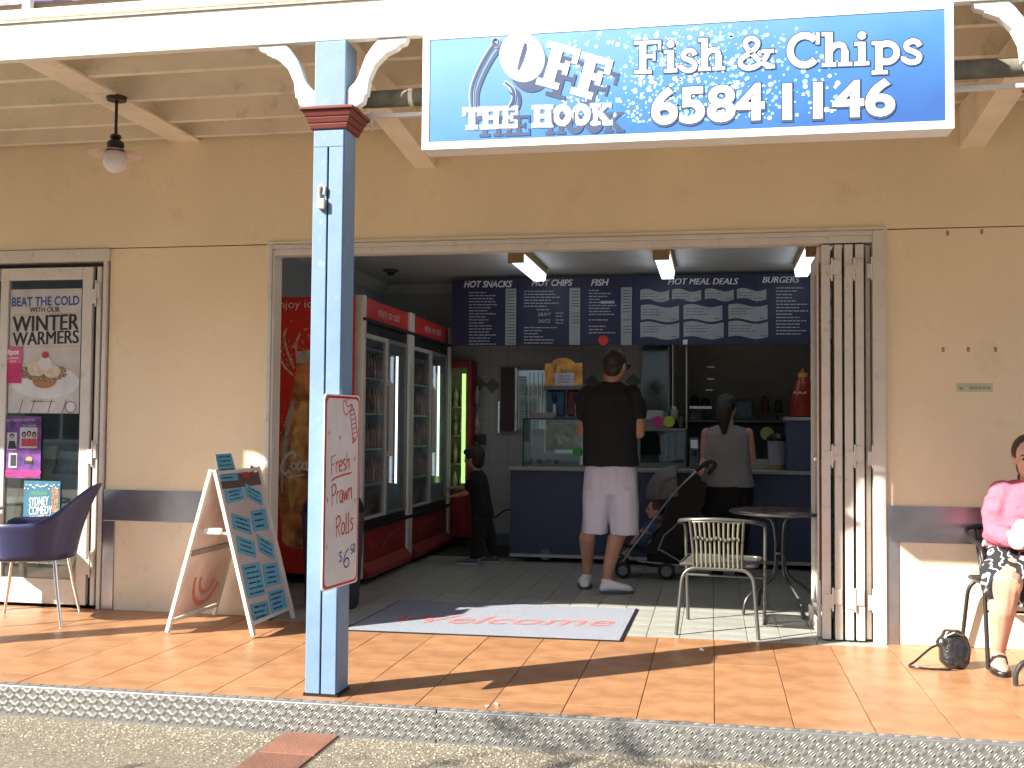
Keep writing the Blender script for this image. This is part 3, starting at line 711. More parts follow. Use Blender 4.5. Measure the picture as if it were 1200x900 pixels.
ribbon(rd, crom([(0, 0), (.06, .016), (.2, .03)]), .008, pz, .003, rnd=True)
hand(bl, '$', bp_(.42, .125), un, Z, N, .065, Ln*.13, .005, .003)
hand(bl, '6', bp_(.56, .095), un, Z, N, .085, Ln*.2, .008, .003)
hand(bl, '.50', bp_(.72, .135), un+Z*.15, Z, N, .06, Ln*.20, .006, .003)
# the prawn
pp_ = Plane(bp_(.5, .76), un, Z); pp_.N = N; w0 = Ln
ribbon(rd, crom([(.13, .0), (.15, .03), (.135, .07), (.125, .11), (.10, .15), (.085, .175)]), .006, pp_, .003)
ribbon(rd, crom([(.13, .0), (.10, .012), (.095, .04), (.085, .08), (.075, .12), (.085, .175)]), .005, pp_, .003)
for k in range(6): ribbon(rd, [(.092-.003*k, .03+.022*k), (.142-.005*k, .04+.022*k)], .004, pp_, .0032)
ribbon(rd, crom([(.085, .15), (.03, .12), (.0, .15), (.005, .185), (.025, .18)]), .0045, pp_, .003)
ribbon(rd, crom([(.085, .17), (.04, .16), (.03, .19), (.05, .20), (.055, .185)]), .0045, pp_, .003)
ribbon(rd, crom([(.13, .0), (.10, -.012), (.12, .02)]), .006, pp_, .003)
for u, v, mb in ((.12, .8, rd), (.42, .775, bl), (.85, .66, rd), (.1, .46, bl), (.88, .44, bl), (.1, .22, rd)):
    c = Plane(bp_(u, v), un, Z); c.N = N
    ribbon(mb, [(0, -.014), (0, .014)], .003, c, .003); ribbon(mb, [(-.010, 0), (.010, 0)], .003, c, .003)
rd.build('red_lettering', m_red, pb); bl.build('blue_lettering', mat('blue_pen', (.03, .07, .25), .5), pb)

# ================================================================== FOLDING DOORS (right)
fd = thing('folding_door', 'stack of folded cream aluminium bifold door leaves at the right jamb', 'folding doors', (.78, 6.8, 0))
HT = 2.372
edges = [(964, 974), (979, 988), (991, 1001), (1004, 1014), (1017, 1023)]
sx = [(at(a, 740, y=6.66).x, at(b, 740, y=6.66).x) for a, b in edges]
leaf = [(-.0, 0), (.0, 0)]
for i, (a, b) in enumerate(sx):
    yf = 6.655+(.05 if i == 4 else 0)
    s_ = MB().box(a, yf, .012, b, yf+.05, HT).box(a, yf+.72, .012, b, yf+.76, HT).box(a, yf+.051, .012, b, yf+.719, .12).box(a, yf+.051, HT-.09, b, yf+.719, HT)
    s_.build('leaf_frame', m_alu, fd, bevel=.004)
    MB().box((a+b)/2-.003, yf+.051, .121, (a+b)/2+.003, yf+.719, HT-.091).build('glass', m_glass_d, fd)
a = at(960, 740, y=6.72).x
MB().box(a-.006, 6.72, .012, sx[0][0]-.003, 6.76, HT).box(a-.006, 6.76, .012, a+.006, 7.4, .1).build('leaf_edge', m_alu, fd, bevel=.003)
MB().box(a+.002, 6.715, .35, a+.012, 6.7195, HT-.1).build('seal', m_maroon, fd)
for i in (0, 2, 4):
    if i+1 < len(sx): a, b = sx[i][0]+.006, sx[i+1][1]-.006
    else: a, b = sx[i][0]+.002, sx[i][1]+.03
    m_ = (a+b)/2
    for z in (2.22, 1.10, .25):
        MB().box(a, 6.647, z-.055, m_-.002, 6.6545, z+.03).box(m_+.002, 6.645, z-.03, b, 6.6545, z+.06).tube([(m_, 6.645, z-.07), (m_, 6.645, z+.07)], .006, 8).build('hinge', m_alu, fd, bevel=.002)
MB().ball((sx[0][0]-.03, 6.75, 1.08), .018, 10).build('knob', mat('chrome', (.7, .7, .7), .15, metal=1), fd, smooth=True)

# ================================================================== CAFE DOOR (left)
cdr = thing('cafe_door', 'cream framed glass door of the neighbouring cafe covered in posters', 'door', (-4.55, 6.66, 0))
DX0, DX1 = -4.905, -4.20
d_ = MB()
yD = 6.67
d_.box(DX0, yD, .02, DX0+.06, yD+.045, 2.335).box(DX1-.075, yD, .02, DX1, yD+.045, 2.335).box(DX0+.0605, yD, 2.25, DX1-.0755, yD+.045, 2.335).box(DX0+.0605, yD, .02, DX1-.0755, yD+.045, .19)
d_.build('leaf_frame', m_alu, cdr, bevel=.004)
MB().box(DX0+.0605, yD+.018, .1905, DX1-.0755, yD+.024, 2.2495).build('glass', m_glass, cdr)
MB().box(DX1+.03, yD+.005, .02, DX1+.062, yD+.05, 2.335).box(DX1+.07, yD+.015, .02, DX1+.10, yD+.06, 2.335).build('folded_leaf', m_alu, cdr, bevel=.003)
MB().box(DX1+.0625, yD+.03, .02, DX1+.0695, yD+.7, 2.33).box(DX1+.001, yD+.03, .02, DX1+.029, yD+.04, 2.33).build('door_seal', m_black, cdr)
for z in (2.15, 1.05, .3):
    MB().box(DX1-.005, yD-.008, z-.07, DX1+.028, yD+.004, z+.03).box(DX1+.03, yD-.006, z-.03, DX1+.058, yD+.0045, z+.07).tube([(DX1+.029, yD-.006, z-.09), (DX1+.029, yD-.006, z+.09)], .006, 8).build('hinge', m_alu, cdr, bevel=.002)
MB().box(-8.4, YW-.02, 2.37, -4.066, YW+.1, 2.4545).box(-4.105, YW-.02, 0, -4.078, YW+.1, 2.3695).build('door_frame', m_alu, bld, bevel=.003)
MB().box(-5.9, yD, .02, DX0-.01, yD+.045, .19).box(-5.9, yD, 2.25, DX0-.01, yD+.045, 2.335).box(-5.9, yD, .1905, -5.83, yD+.045, 2.2495).build('leaf_frame', m_alu, cdr, bevel=.004)
MB().box(-5.829, yD+.018, .1905, DX0-.01, yD+.024, 2.2495).build('glass', m_glass, cdr)
# posters on the glass
PYY = yD+.015
def poster(name, label, cat, px0, py0, px1, py1, m, y=PYY, th=.0015):
    a, b = at(px0, py1, y=y), at(px1, py0, y=y)
    t = thing(name, label, cat, (a.x, y, a.z))
    MB().box(a.x, y-th, a.z, b.x, y, b.z).build('sheet', m, t); return t, a, b
m_wp = mat('grey_wood_print', (.52, .50, .49), .6, var=.18, scale=5)
pw, a, b = poster('winter_poster', 'large grey poster for winter desserts with an ice cream plate on the cafe door', 'poster', 9, 338, 96, 484, m_wp)
yp_ = PYY-.0016
k, dk, bl2, whp, cream_, choc, redp, brn, grn = MB(), MB(), MB(), MB(), MB(), MB(), MB(), MB(), MB()
textpx(bl2, 'BEAT THE COLD', 14, 359, 93, 357, 10, yp_, bold=.025); textpx(k, 'WITH OUR', 35, 366, 70, 365.5, 6, yp_, bold=.02)
textpx(k, 'WINTER', 15, 389, 92, 386, 18, yp_, bold=.03); textpx(k, 'WARMERS', 15, 405, 92, 402, 15, yp_, bold=.03)
textpx(k, 'SELECT', 38, 471, 50, 471, 2, yp_); 
for i in range(30):
    for yy in (369, 407.5): c = at(16+i*2.6, yy-i*.08, y=yp_-.0005); redp.disc(c, X*.0035, Z*.0035, 6)
def blob2(mb, cx, cy, rx, ry, off=0, n=28, jit=0, seed=1):
    r_ = random.Random(seed); mb.poly([at(cx+rx*(1+jit*r_.uniform(-1, 1))*math.cos(2*PI*i/n), cy+ry*(1+jit*r_.uniform(-1, 1))*math.sin(2*PI*i/n), y=yp_-.0006-off) for i in range(n)])
blob2(whp, 53, 448, 40, 19, 0); blob2(brn, 52, 447, 14, 8, .0008); blob2(choc, 51, 437, 27, 11, .001, 44, .16)
blob2(cream_, 43, 432, 11, 9, .0014, 24, .08, 3); blob2(cream_, 61, 435, 10, 8, .0016, 24, .08, 4); blob2(whp, 53, 426, 8, 8, .002, 20, .1, 5); blob2(redp, 53, 416, 4, 4, .003)
blob2(whp, 83, 477, 7, 7, .0005); ribbon(dk, ell(83, 477, 6, 6.5, 0, 360, 18), 1, PxPlane(yp_), .002)
for x_ in (24, 38, 58, 75): ribbon(dk, [(x_+3, 468), (x_-2, 484)], .8, PxPlane(yp_), .001)
for q in range(13): textpx(dk, '-', 36+q*2.2, 472.5, 37.5+q*2.2, 472.5, 6, yp_)
bl2.build('blue_lettering', mat('poster_blue', (.03, .10, .38), .5), pw); k.build('black_lettering', m_text_k, pw); dk.build('line_art', mat('poster_brown', (.16, .09, .08), .5), pw)
whp.build('plate_print', mat('print_white', (.62, .62, .64), .5), pw); cream_.build('ice_cream_print', mat('print_cream', (.60, .50, .36), .5, var=.2, scale=40), pw)
choc.build('chocolate_print', mat('print_choc', (.11, .06, .04), .5, var=.6, scale=90, col2=(.3, .2, .13)), pw); brn.build('pastry_print', mat('print_pastry', (.42, .18, .06), .5), pw); redp.build('cherry_print', mat('print_red', (.45, .03, .04), .5), pw)
m_pink = mat('magenta_print', (.50, .02, .13), .5)
pk, a, b = poster('payment_sticker', 'small magenta card payment sticker on the cafe door beside the ice cream poster', 'sticker', 3, 406, 26, 449, m_pink, y=PYY-.006)
MB().box(a.x+.002, PYY-.0079, at(5, 426, y=PYY).z, b.x+.004, PYY-.0076, b.z).build('pale_panel', mat('pink_print', (.58, .10, .26), .5), pk)
t_ = MB(); textpx(t_, 'eftpos', 6, 416, 22, 415, 6, PYY-.008, bold=.03); textpx(t_, 'available', 8, 421, 22, 420.5, 2.6, PYY-.008); textpx(t_, 'here', 12, 424.5, 19, 424.3, 2.6, PYY-.008); t_.build('lettering', m_text_w, pk)
m_pur = mat('purple_print', (.045, .03, .16), .45, var=.5, scale=12, col2=(.15, .04, .22))
pu, a, b = poster('show_poster', 'purple event poster with small photos of performers on the cafe door', 'poster', 4, 488, 49, 560, m_pur, y=PYY-.004)
yp_ = PYY-.006
t_ = MB(); textpx(t_, 'BEST THINGS ON NIGHTS OUT', 8, 494, 42, 493, 2.6, yp_); textpx(t_, 'The Comedy', 26, 500, 42, 499.5, 2.4, yp_)
def rpx(mb, x0, y0, x1, y1, y): p, q = at(x0, y1, y=y), at(x1, y0, y=y); mb.box(p.x, y-.0008, p.z, q.x, y, q.z)
rpx(t_, 23, 501, 44, 525, yp_); rpx(t_, 8, 507, 20, 527, yp_); rpx(t_, 10, 531, 20, 548, yp_); t_.build('photo_panel', mat('print_grey', (.45, .45, .5), .5), pu)
rp, sk_, hr = MB(), MB(), MB()
for cx in (28, 34, 40):
    cy = 508+(cx-34)**2*.03; blob2(hr, cx, cy, 2.6, 3.4, .0014); blob2(sk_, cx, cy+.6, 1.5, 2, .002)
    rp.poly([at(x_, y_, y=yp_-.0022) for x_, y_ in ((cx-3.2, 523), (cx+3.2, 523), (cx+2.6, 514), (cx-2.6, 514))])
blob2(hr, 14, 511, 2.8, 3, .0014); blob2(sk_, 14, 512.5, 2.1, 2.6, .002); hr.poly([at(x_, y_, y=yp_-.0022) for x_, y_ in ((9, 526), (19.5, 526), (17, 516.5), (11, 516.5))])
rpx(hr, 12, 533, 19, 546, yp_-.001); blob2(sk_, 34, 538, 4, 3, .001); rpx(hr, 28, 540, 38, 543, yp_-.0016)
rp.build('red_dress_print', MATS['print_red'], pu); sk_.build('face_print', m_skin, pu); hr.build('dark_print', m_text_k, pu)
t_ = MB(); rpx(t_, 5, 552, 48, 554, yp_); rpx(t_, 5, 556, 44, 558, yp_); t_.build('magenta_strip', m_pink, pu)
m_cf = mat('teal_print', (.035, .15, .24), .5, var=.3, scale=6)
cf, a, b = poster('comedy_poster', 'blue poster for a comedy festival standing low on the cafe door', 'poster', 27, 564, 71, 616, m_cf, y=PYY-.003)
t_ = MB(); yp_ = PYY-.0052
textpx(t_, 'SYDNEY', 34, 593, 57, 591.5, 9.5, yp_, bold=.01); textpx(t_, 'COMEDY', 34, 603.5, 61, 602, 9.5, yp_, bold=.01); textpx(t_, 'FESTIVAL', 34, 613.5, 64, 612, 8.5, yp_, bold=.01)
for i in range(22): r_ = random.Random(i); blob2(t_, 29+i*1.9, 567+r_.random()*6, .8, .8, .0003, 6)
t_.build('lettering', m_text_w, cf)
rg = MB(); rpx(rg, 60, 572, 69, 600, yp_); rg.build('figure_print', MATS['print_choc'], cf); rg = MB(); rpx(rg, 36, 576, 56, 580, yp_); rg.build('green_strip', mat('print_green', (.06, .2, .12), .5), cf)
# pale-yellow folded cloth inside the door
cl = MB(); rings = []
for k in range(14):
    z = .25+k*.065; rg_ = []
    for j in range(36):
        a = 2*PI*j/36; r = .11+.035*math.sin(a*7+k*.25)-.035*math.exp(-((k-9)/1.6)**2)
        rg_.append(V3((-4.76+.012*k/2+r*math.cos(a), 6.83+r*.5*math.sin(a), z)))
    rings.append(rg_)
cl.loft(rings); cl.build('folded_umbrella', mat('lemon_cloth', (.60, .58, .30), .8, var=.08), None, smooth=60, label='pale lemon folded cloth standing behind the cafe door glass', cat='cloth')
# cafe table edge at the left frame
ct = thing('cafe_table', 'round grey cafe table whose rim shows at the left edge beside the blue chair', 'table', (-4.93, 6.2, 0))
MB().lathe([(.30, .668), (.315, .675), (.315, .69), (.30, .697)], (-4.965, 6.30, 0), 40).build('tabletop', mat('table_grey', (.42, .44, .48), .3, var=.05), ct, smooth=True)
MB().tube([(-4.965, 6.30, .02), (-4.965, 6.30, .667)], .03, 14).build('pedestal', MATS['chrome'], ct, smooth=True)
MB().lathe([(.22, 0), (.21, .015), (.04, .03)], (-4.965, 6.30, 0), 30).build('foot', m_black, ct, smooth=True)

bb = MB(); p, q = at(52, 690, y=YW+.16), at(91, 556, y=YW+.16); bb.box(p.x, YW+.16, .02, q.x+.03, YW+.18, q.z); bb.build('pale_board', mat('pale_board', (.62, .66, .64), .4, var=.06), None, bevel=.002, label='pale grey board leaning behind the lower glass of the cafe door', cat='board')
bb = MB(); rings = []
for k in range(9):
    z = q.z+.004+k*.018; rings.append([V3((p.x+.22+(.24+.02*math.sin(k*1.3))*math.cos(a*PI/9), YW+.26+(.05+.01*math.sin(a*2.1+k))*math.sin(a*PI/9), z+.012*math.cos(a*PI/9+k*.3))) for a in range(18)])
bb.loft(rings); bb.build('folded_cloth', mat('striped_cloth', (.58, .56, .62), .85, var=.2, scale=30), None, smooth=60, label='bundle of pale striped cloth behind the cafe door glass above the grey board', cat='cloth')
# ================================================================== BLUE TUB CHAIR
def tub_chair():
    t = thing('tub_chair', 'navy blue moulded tub chair on splayed chrome legs in front of the cafe door', 'chair', (0, 0, 0))
    m_navy = mat('navy_shell', (.030, .036, .105), .42, var=.08, scale=4, coat=.1)
    nth = 48; rings = []
    def hgt(a):            # a = 0 at the front, pi at the back
        d = abs(((a+PI) % (2*PI))-PI)
        arm = .215/(1+math.exp(-(d-.62)*14)); k = max(0, (d-1.55)/(PI-1.55)); back = .235*(k*k*(3-2*k))
        return .015+arm+back
    for lv in range(9):
        q = lv/8; rg = []
        for j in range(nth):
            a = 2*PI*j/nth; h = hgt(a)*q; d = abs(((a+PI) % (2*PI))-PI)
            k = max(0, (d-1.4)/(PI-1.4)); lean = .05*q+.11*k*k*q*q
            r0 = .245+lean*.75; ca, sa = math.cos(a), math.sin(a)
            sx_ = math.copysign(abs(ca)**.8, ca); sy_ = math.copysign(abs(sa)**.8, sa)
            rg.append(V3((r0*sx_-.04*k*q, (r0+.01)*sy_, .405+h)))
        rings.append(rg)
    s_ = MB(); s_.loft(rings, cap=False)
    o = s_.build('shell', m_navy, t, smooth=80); m = o.modifiers.new('t', 'SOLIDIFY'); m.thickness = .012; m.offset = 0
    b = MB(); b.secs([((0, 0, .395), .22, .225), ((0, 0, .405), .246, .256), ((0, 0, .44), .248, .258)], 40, p=2.4); b.build('seat', m_navy, t, smooth=True)
    for fx, fy in ((1, 1), (1, -1), (-1, 1), (-1, -1)):
        MB().tube([(fx*.17, fy*.18, .395), (fx*.20, fy*.22, .2), (fx*.235, fy*.265, .004)], [.0125, .0115, .009], 10).build('leg', MATS['chrome'], t, smooth=True)
    return t
tc_ = tub_chair(); tc_.location = (-4.275, 6.20, 0); tc_.rotation_euler = (0, 0, math.radians(201))

# ================================================================== A-FRAME BOARD
af = thing('sandwich_board', 'white framed A-frame board stuck with handwritten blue cards on the tiles', 'sandwich board', (-2.94, 6.25, 0))
m_card = mat('blue_card', (.13, .40, .56), .6, var=.07, scale=10, obj_rand=.08)
m_bface = mat('whiteboard_face', (.60, .52, .48), .3, var=.06)
m_pinkp = mat('faded_poster', (.62, .42, .36), .5, var=.12, scale=4, col2=(.70, .62, .58))
AP = V3((-2.94, 0, .985)); y0, y1 = 5.975, 6.585
def panel(xb, face_dir):
    t0, t1 = V3((AP.x+.012*face_dir, 0, .985)), V3((xb, 0, .012)); d = (t1-t0).normalized(); n = V3((d.z, 0, -d.x)); n = n if n.x*face_dir > 0 else -n
    fr_ = MB()
    for y in (y0, y1): fr_.beam(t0+V3((0, y, 0)), t1+V3((0, y, 0)), .030, .022, up=n)
    for q in (.02, .93): p = t0.lerp(t1, q); fr_.beam(p+V3((0, y0+.016, 0)), p+V3((0, y1-.016, 0)), .022, .03, up=n)
    fr_.build('frame', m_alu if 0 else mat('board_frame', (.66, .66, .60), .4, var=.05), af, bevel=.002)
    return t0, t1, d, n
def faceq(t0, t1, n, q0, q1, off, ya=None, yb=None):
    ya = y0+.0155 if ya is None else ya; yb = y1-.0155 if yb is None else yb
    a, b = t0.lerp(t1, q0)+n*off, t0.lerp(t1, q1)+n*off
    return [V3((a.x, ya, a.z)), V3((a.x, yb, a.z)), V3((b.x, yb, b.z)), V3((b.x, ya, b.z))]
t0, t1, d, n = panel(-2.665, 1)
MB().prism(faceq(t0, t1, n, .035, .915, -.004), n*.006).build('board_face', m_bface, af)
MB().prism(faceq(t0, t1, n, .036, .12, .0022), n*.001).build('header_strip', mat('brown_header', (.13, .075, .06), .5), af)
PL0, PN = t0+n*.004, n
def onp(px, py, off=0):
    r = ray(px, py); return CAM+r*(((PL0+PN*off)-CAM).dot(PN)/r.dot(PN))
cards = [[(538,280),(615,265),(627,318),(550,338)],[(625,247),(697,290),(705,348),(635,308)],[(567,380),(648,405),(657,475),(577,448)],[(650,372),(715,360),(732,450),(667,460)],[(588,477),(668,505),(677,577),(597,552)],[(679,470),(748,513),(757,584),(690,548)],[(614,610),(690,595),(718,735),(640,757)],[(704,608),(768,597),(785,690),(718,706)],[(650,782),(725,765),(738,838),(664,862)],[(728,727),(795,708),(812,797),(745,820)],[(495,122),(565,117),(598,235),(515,242)]]
rr = random.Random(5)
for ci, q in enumerate(cards):
    c = [(120+x/3.75, 500+y/3.75) for x, y in q]
    P4 = [onp(x, y, .004 if ci == 10 else .001) for x, y in c]
    cb = MB(); cb.prism(P4, n*.0012); ob = cb.build('card', m_card, af)
    wr = MB(); rows = 6 if ci in (6, 10) else (4 if ci in (7, 9) else 3)
    for r_ in range(rows):
        v = (r_+.7)/(rows+.45); L = P4[0].lerp(P4[3], v); R = P4[1].lerp(P4[2], v); hh = (P4[3]-P4[0]).length/(rows+1)*.22
        u = rr.uniform(.1, .2); e_ = rr.uniform(.7, .92)
        while u < e_:
            w_ = rr.uniform(.03, .09); a = L.lerp(R, u); b = L.lerp(R, min(u+w_, e_)); dn = (P4[3]-P4[0]).normalized()*hh*rr.uniform(.6, 1.2)
            wr.poly([a-dn+n*.0018, b-dn*.8+n*.0018, b+dn*.9+n*.0018, a+dn+n*.0018]); u += w_+.018
    wr.build('handwriting', m_text_k, ob)
tg = onp(120+658/3.75, 500+190/3.75, .006)
MB().prism([tg+V3((0, .02*math.cos(k*PI/6)*(1+.15*(k % 2)), 0))+d*-.03*math.sin(k*PI/6)*(1+.15*(k % 2)) for k in range(12)], n*.003).build('pink_tag', mat('pink_tag', (.60, .03, .16), .6), af)
rd_ = MB().prism([onp(120+x/3.75, 500+y/3.75, .0035) for x, y in ((610, 195), (640, 192), (645, 222), (615, 226))], n*.001); rd_.build('red_mark', m_red, af)
t0, t1, d, n2 = panel(-3.215, -1)
MB().prism(faceq(t0, t1, n2, .035, .915, -.004), n2*.004).build('board_face', m_pinkp, af)
n_in = -n2
fl = MB().prism([p for p in faceq(t0, t1, n_in, .50, .53, .005)], n_in*.012); fl.build('cross_rail', MATS['brown_header'] if 0 else mat('rail_grey', (.28, .25, .22), .5), af)
# bleed-through of the picture on the rear board
pr_ = MB(); c0 = t0.lerp(t1, .70)+n_in*.0052
for r_, w_ in ((.16, .035), (.09, .03)):
    ptsA = [c0+V3((0, 6.33-0+r_*math.cos(math.radians(a)), 0))+d*r_*math.sin(math.radians(a)) for a in range(20, 200, 15)]
    ptsB = [c0+V3((0, 6.33+(r_+w_)*math.cos(math.radians(a)), 0))+d*(r_+w_)*math.sin(math.radians(a)) for a in range(20, 200, 15)]
    pr_.add(ptsA+ptsB, [(i, i+1, len(ptsA)+i+1, len(ptsA)+i) for i in range(len(ptsA)-1)])
pr_.build('red_swirl', mat('faded_red', (.60, .22, .20), .5), af)
MB().tube([(-3.05, 6.02, .62), (-2.83, 6.02, .60)], .008, 8).box(-3.0, 6.0, .60, -2.9, 6.03, .635).build('spreader', m_white, af, bevel=.002)

# ================================================================== BIN
bn_ = thing('rubbish_bin', 'dark grey rubbish bin with a black domed lid behind the sandwich board', 'bin', (-2.62, 7.12, 0))
bx, by = -2.60, 7.12
MB().secs([((bx, by, .0), .17, .17), ((bx, by, .03), .185, .185), ((bx, by, .62), .215, .215), ((bx, by, .64), .225, .225), ((bx, by, .66), .225, .225)], 28).build('body', mat('bin_grey', (.045, .045, .05), .6), bn_, smooth=True)
MB().ball((bx, by, .665), (.215, .215, .17), 24).build('lid', m_black, bn_, smooth=True)

# ================================================================== DOOR MAT
dm_ = thing('door_mat', 'grey door mat with faded red lettering half in sun on the threshold', 'mat', (-1.37, 6.9, 0))
m_mat = mat('mat_pile', (.33, .36, .43), .95, var=.18, scale=90, bump=.8, bscale=500, detail=6)
cs = [at(408, 738.5, z=.004), at(726, 751, z=.004), at(745, 714, z=.004), at(468, 709, z=.004)]
cs[3].y = cs[2].y-.03; cs[3].x = -2.20; cs[0].x = -2.215
MB().prism([V3((p.x, p.y, .001)) for p in cs], (0, 0, .009)).build('pile', m_mat, dm_, bevel=.002)
e_ = MB(); ctr = sum(cs, V3())/4
q1 = [V3((p.x, p.y, .001)) for p in cs]; q2 = [ctr+(p-ctr)*1.018 for p in q1]
for p in q2: p.z = .001
for i in range(4):
    j = (i+1) % 4; e_.prism([q1[i]+(q2[i]-q1[i])*.05, q2[i], q2[j], q1[j]+(q2[j]-q1[j])*.05], (0, 0, .0065))
e_.build('rubber_edge', m_black, dm_)
lt = MB(); bo = at(452, 733, z=.0105); be = at(716, 738, z=.0105); uy = (be-bo)
text(lt, 'Welcome', bo+V3((0, .12, 0)), V3((uy.x, uy.y, 0)), V3((-.0, 1, 0)), .27, width=uy.length, bold=.01, shear=.25, lift=.0012)
lt.build('lettering', mat('mat_red', (.45, .17, .16), .95, var=.5, scale=60), dm_)

# ================================================================== BISTRO CHAIR
m_tube = mat('chair_tube', (.12, .12, .11), .35, metal=.6, var=.08)
m_wick = mat('cream_wicker', (.15, .155, .12), .6, var=.12, scale=30)
def bistro(label, loc, rz, dark=False):
    """local frame: x right, y towards the front of the seat, back at y = 0"""
    t = thing('bistro_chair', label, 'chair', (0, 0, 0)); mt = m_black if dark else m_tube
    W = .235; r = .0115
    # arm loop: front foot, up, round the back, down to the other front foot
    lp_ = fillet([(-W-.01, .52, .003), (-W-.02, .47, .64), (-W-.03, .20, .665), (-W+.02, -.03, .70), (0, -.085, .715), (W-.02, -.03, .70), (W+.03, .20, .665), (W+.02, .47, .64), (W+.01, .52, .003)], .10, 7)
    MB().tube(lp_, r, 12).build('arm_frame', mt, t, smooth=True)
    rl = fillet([(-W-.01, -.03, .003), (-W+.025, .015, .405), (W-.025, .015, .405), (W+.01, -.03, .003)], .09, 8)
    MB().tube(rl, r, 12).build('rear_legs', mt, t, smooth=True)
    MB().tube(fillet([(-.145, .02, .405), (-.145, -.0, .5), (-.16, -.055, .70)], .05), .009, 10).tube(fillet([(.145, .02, .405), (.145, -.0, .5), (.16, -.055, .70)], .05), .009, 10).build('back_upright', mt, t, smooth=True)
    MB().tube([(-.145, -.052, .69), (0, -.075, .7), (.145, -.052, .69)], .007, 8).build('back_rail', mt, t, smooth=True)
    sl0 = None
    for k in range(10):
        x = -.122+k*.0271
        cur = [(x*1.08, -.06-.012*(1-abs(x)/.16), .69), (x*1.03, -.045, .62), (x, -.022, .54), (x, -.006, .47), (x, .008, .415)]
        s_ = MB().tube(crom([tuple(c) for c in cur], 4), .0070, 8).build('slat', m_wick if not dark else m_black, t, smooth=True)
        for c in s_.data.vertices: pass
    wv = MB()
    for kz in range(3): wv.tube([(-.135+i*.0135, -.040+(.010 if i % 2 else -.010)-.004*kz, .585+kz*.006+.006*math.sin(i*.8)) for i in range(21)], .0025, 6)
    wv.build('weave_band', m_wick if not dark else m_black, t, smooth=True)
    sf = fillet([(-W+.01, .03, .425), (-W-.0, .47, .432), (W+.0, .47, .432), (W-.01, .03, .425), (-W+.01, .03, .425)], .07, 6)
    MB().tube(sf, .010, 10).build('seat_frame', mt, t, smooth=True)
    for k in range(9):
        MB().box(-W+.02, .06+k*.046, .424, W-.02, .093+k*.046, .433).build('seat_slat', mt, t, bevel=.002)
    MB().tube([(-W-.015, .49, .30), (W+.015, .49, .30)], .007, 8).build('stretcher', mt, t, smooth=True)
    t.location = loc; t.rotation_euler = (0, 0, rz); return t
pA, pB = at(797, 745, z=0), at(885, 749, z=0)
mid = (pA+pB)/2
bistro('grey tubular bistro chair with cream woven back standing in the open doorway', (mid.x, mid.y+.03, 0), math.atan2((pB-pA).y, (pB-pA).x)-.10)

# ================================================================== BISTRO TABLE
tb = thing('bistro_table', 'round brown topped bistro table with curved dark metal legs beside the folded doors', 'table', (.45, 7.6, 0))
tx, ty = .45, 7.62
MB().lathe([(.30, .672), (.325, .678), (.325, .697), (.315, .702)], (tx, ty, 0), 44).build('tabletop', mat('table_laminate', (.10, .078, .066), .28, var=.2, scale=12), tb, smooth=True)
MB().tube([(tx-.335*math.cos(2*PI*k/40), ty-.335*math.sin(2*PI*k/40), .688) for k in range(41)], .011, 8).build('rim', mat('table_rim', (.22, .20, .19), .3, metal=.8), tb, smooth=True)
m_leg = mat('dark_metal', (.07, .07, .075), .35, metal=.6)
for k in range(4):
    a = math.radians(28+90*k); c, s = math.cos(a), math.sin(a)
    MB().tube(crom([(tx+.18*c, ty+.18*s, .670), (tx+.06*c, ty+.06*s, .62), (tx+.035*c, ty+.035*s, .40), (tx+.06*c, ty+.06*s, .26), (tx+.18*c, ty+.18*s, .17), (tx+.26*c, ty+.26*s, .10), (tx+.285*c, ty+.285*s, .004)], 6), .011, 9).build('leg', m_leg, tb, smooth=True)
MB().lathe([(.05, .40), (.05, .415)], (tx, ty, 0), 20).build('collar', m_leg, tb)

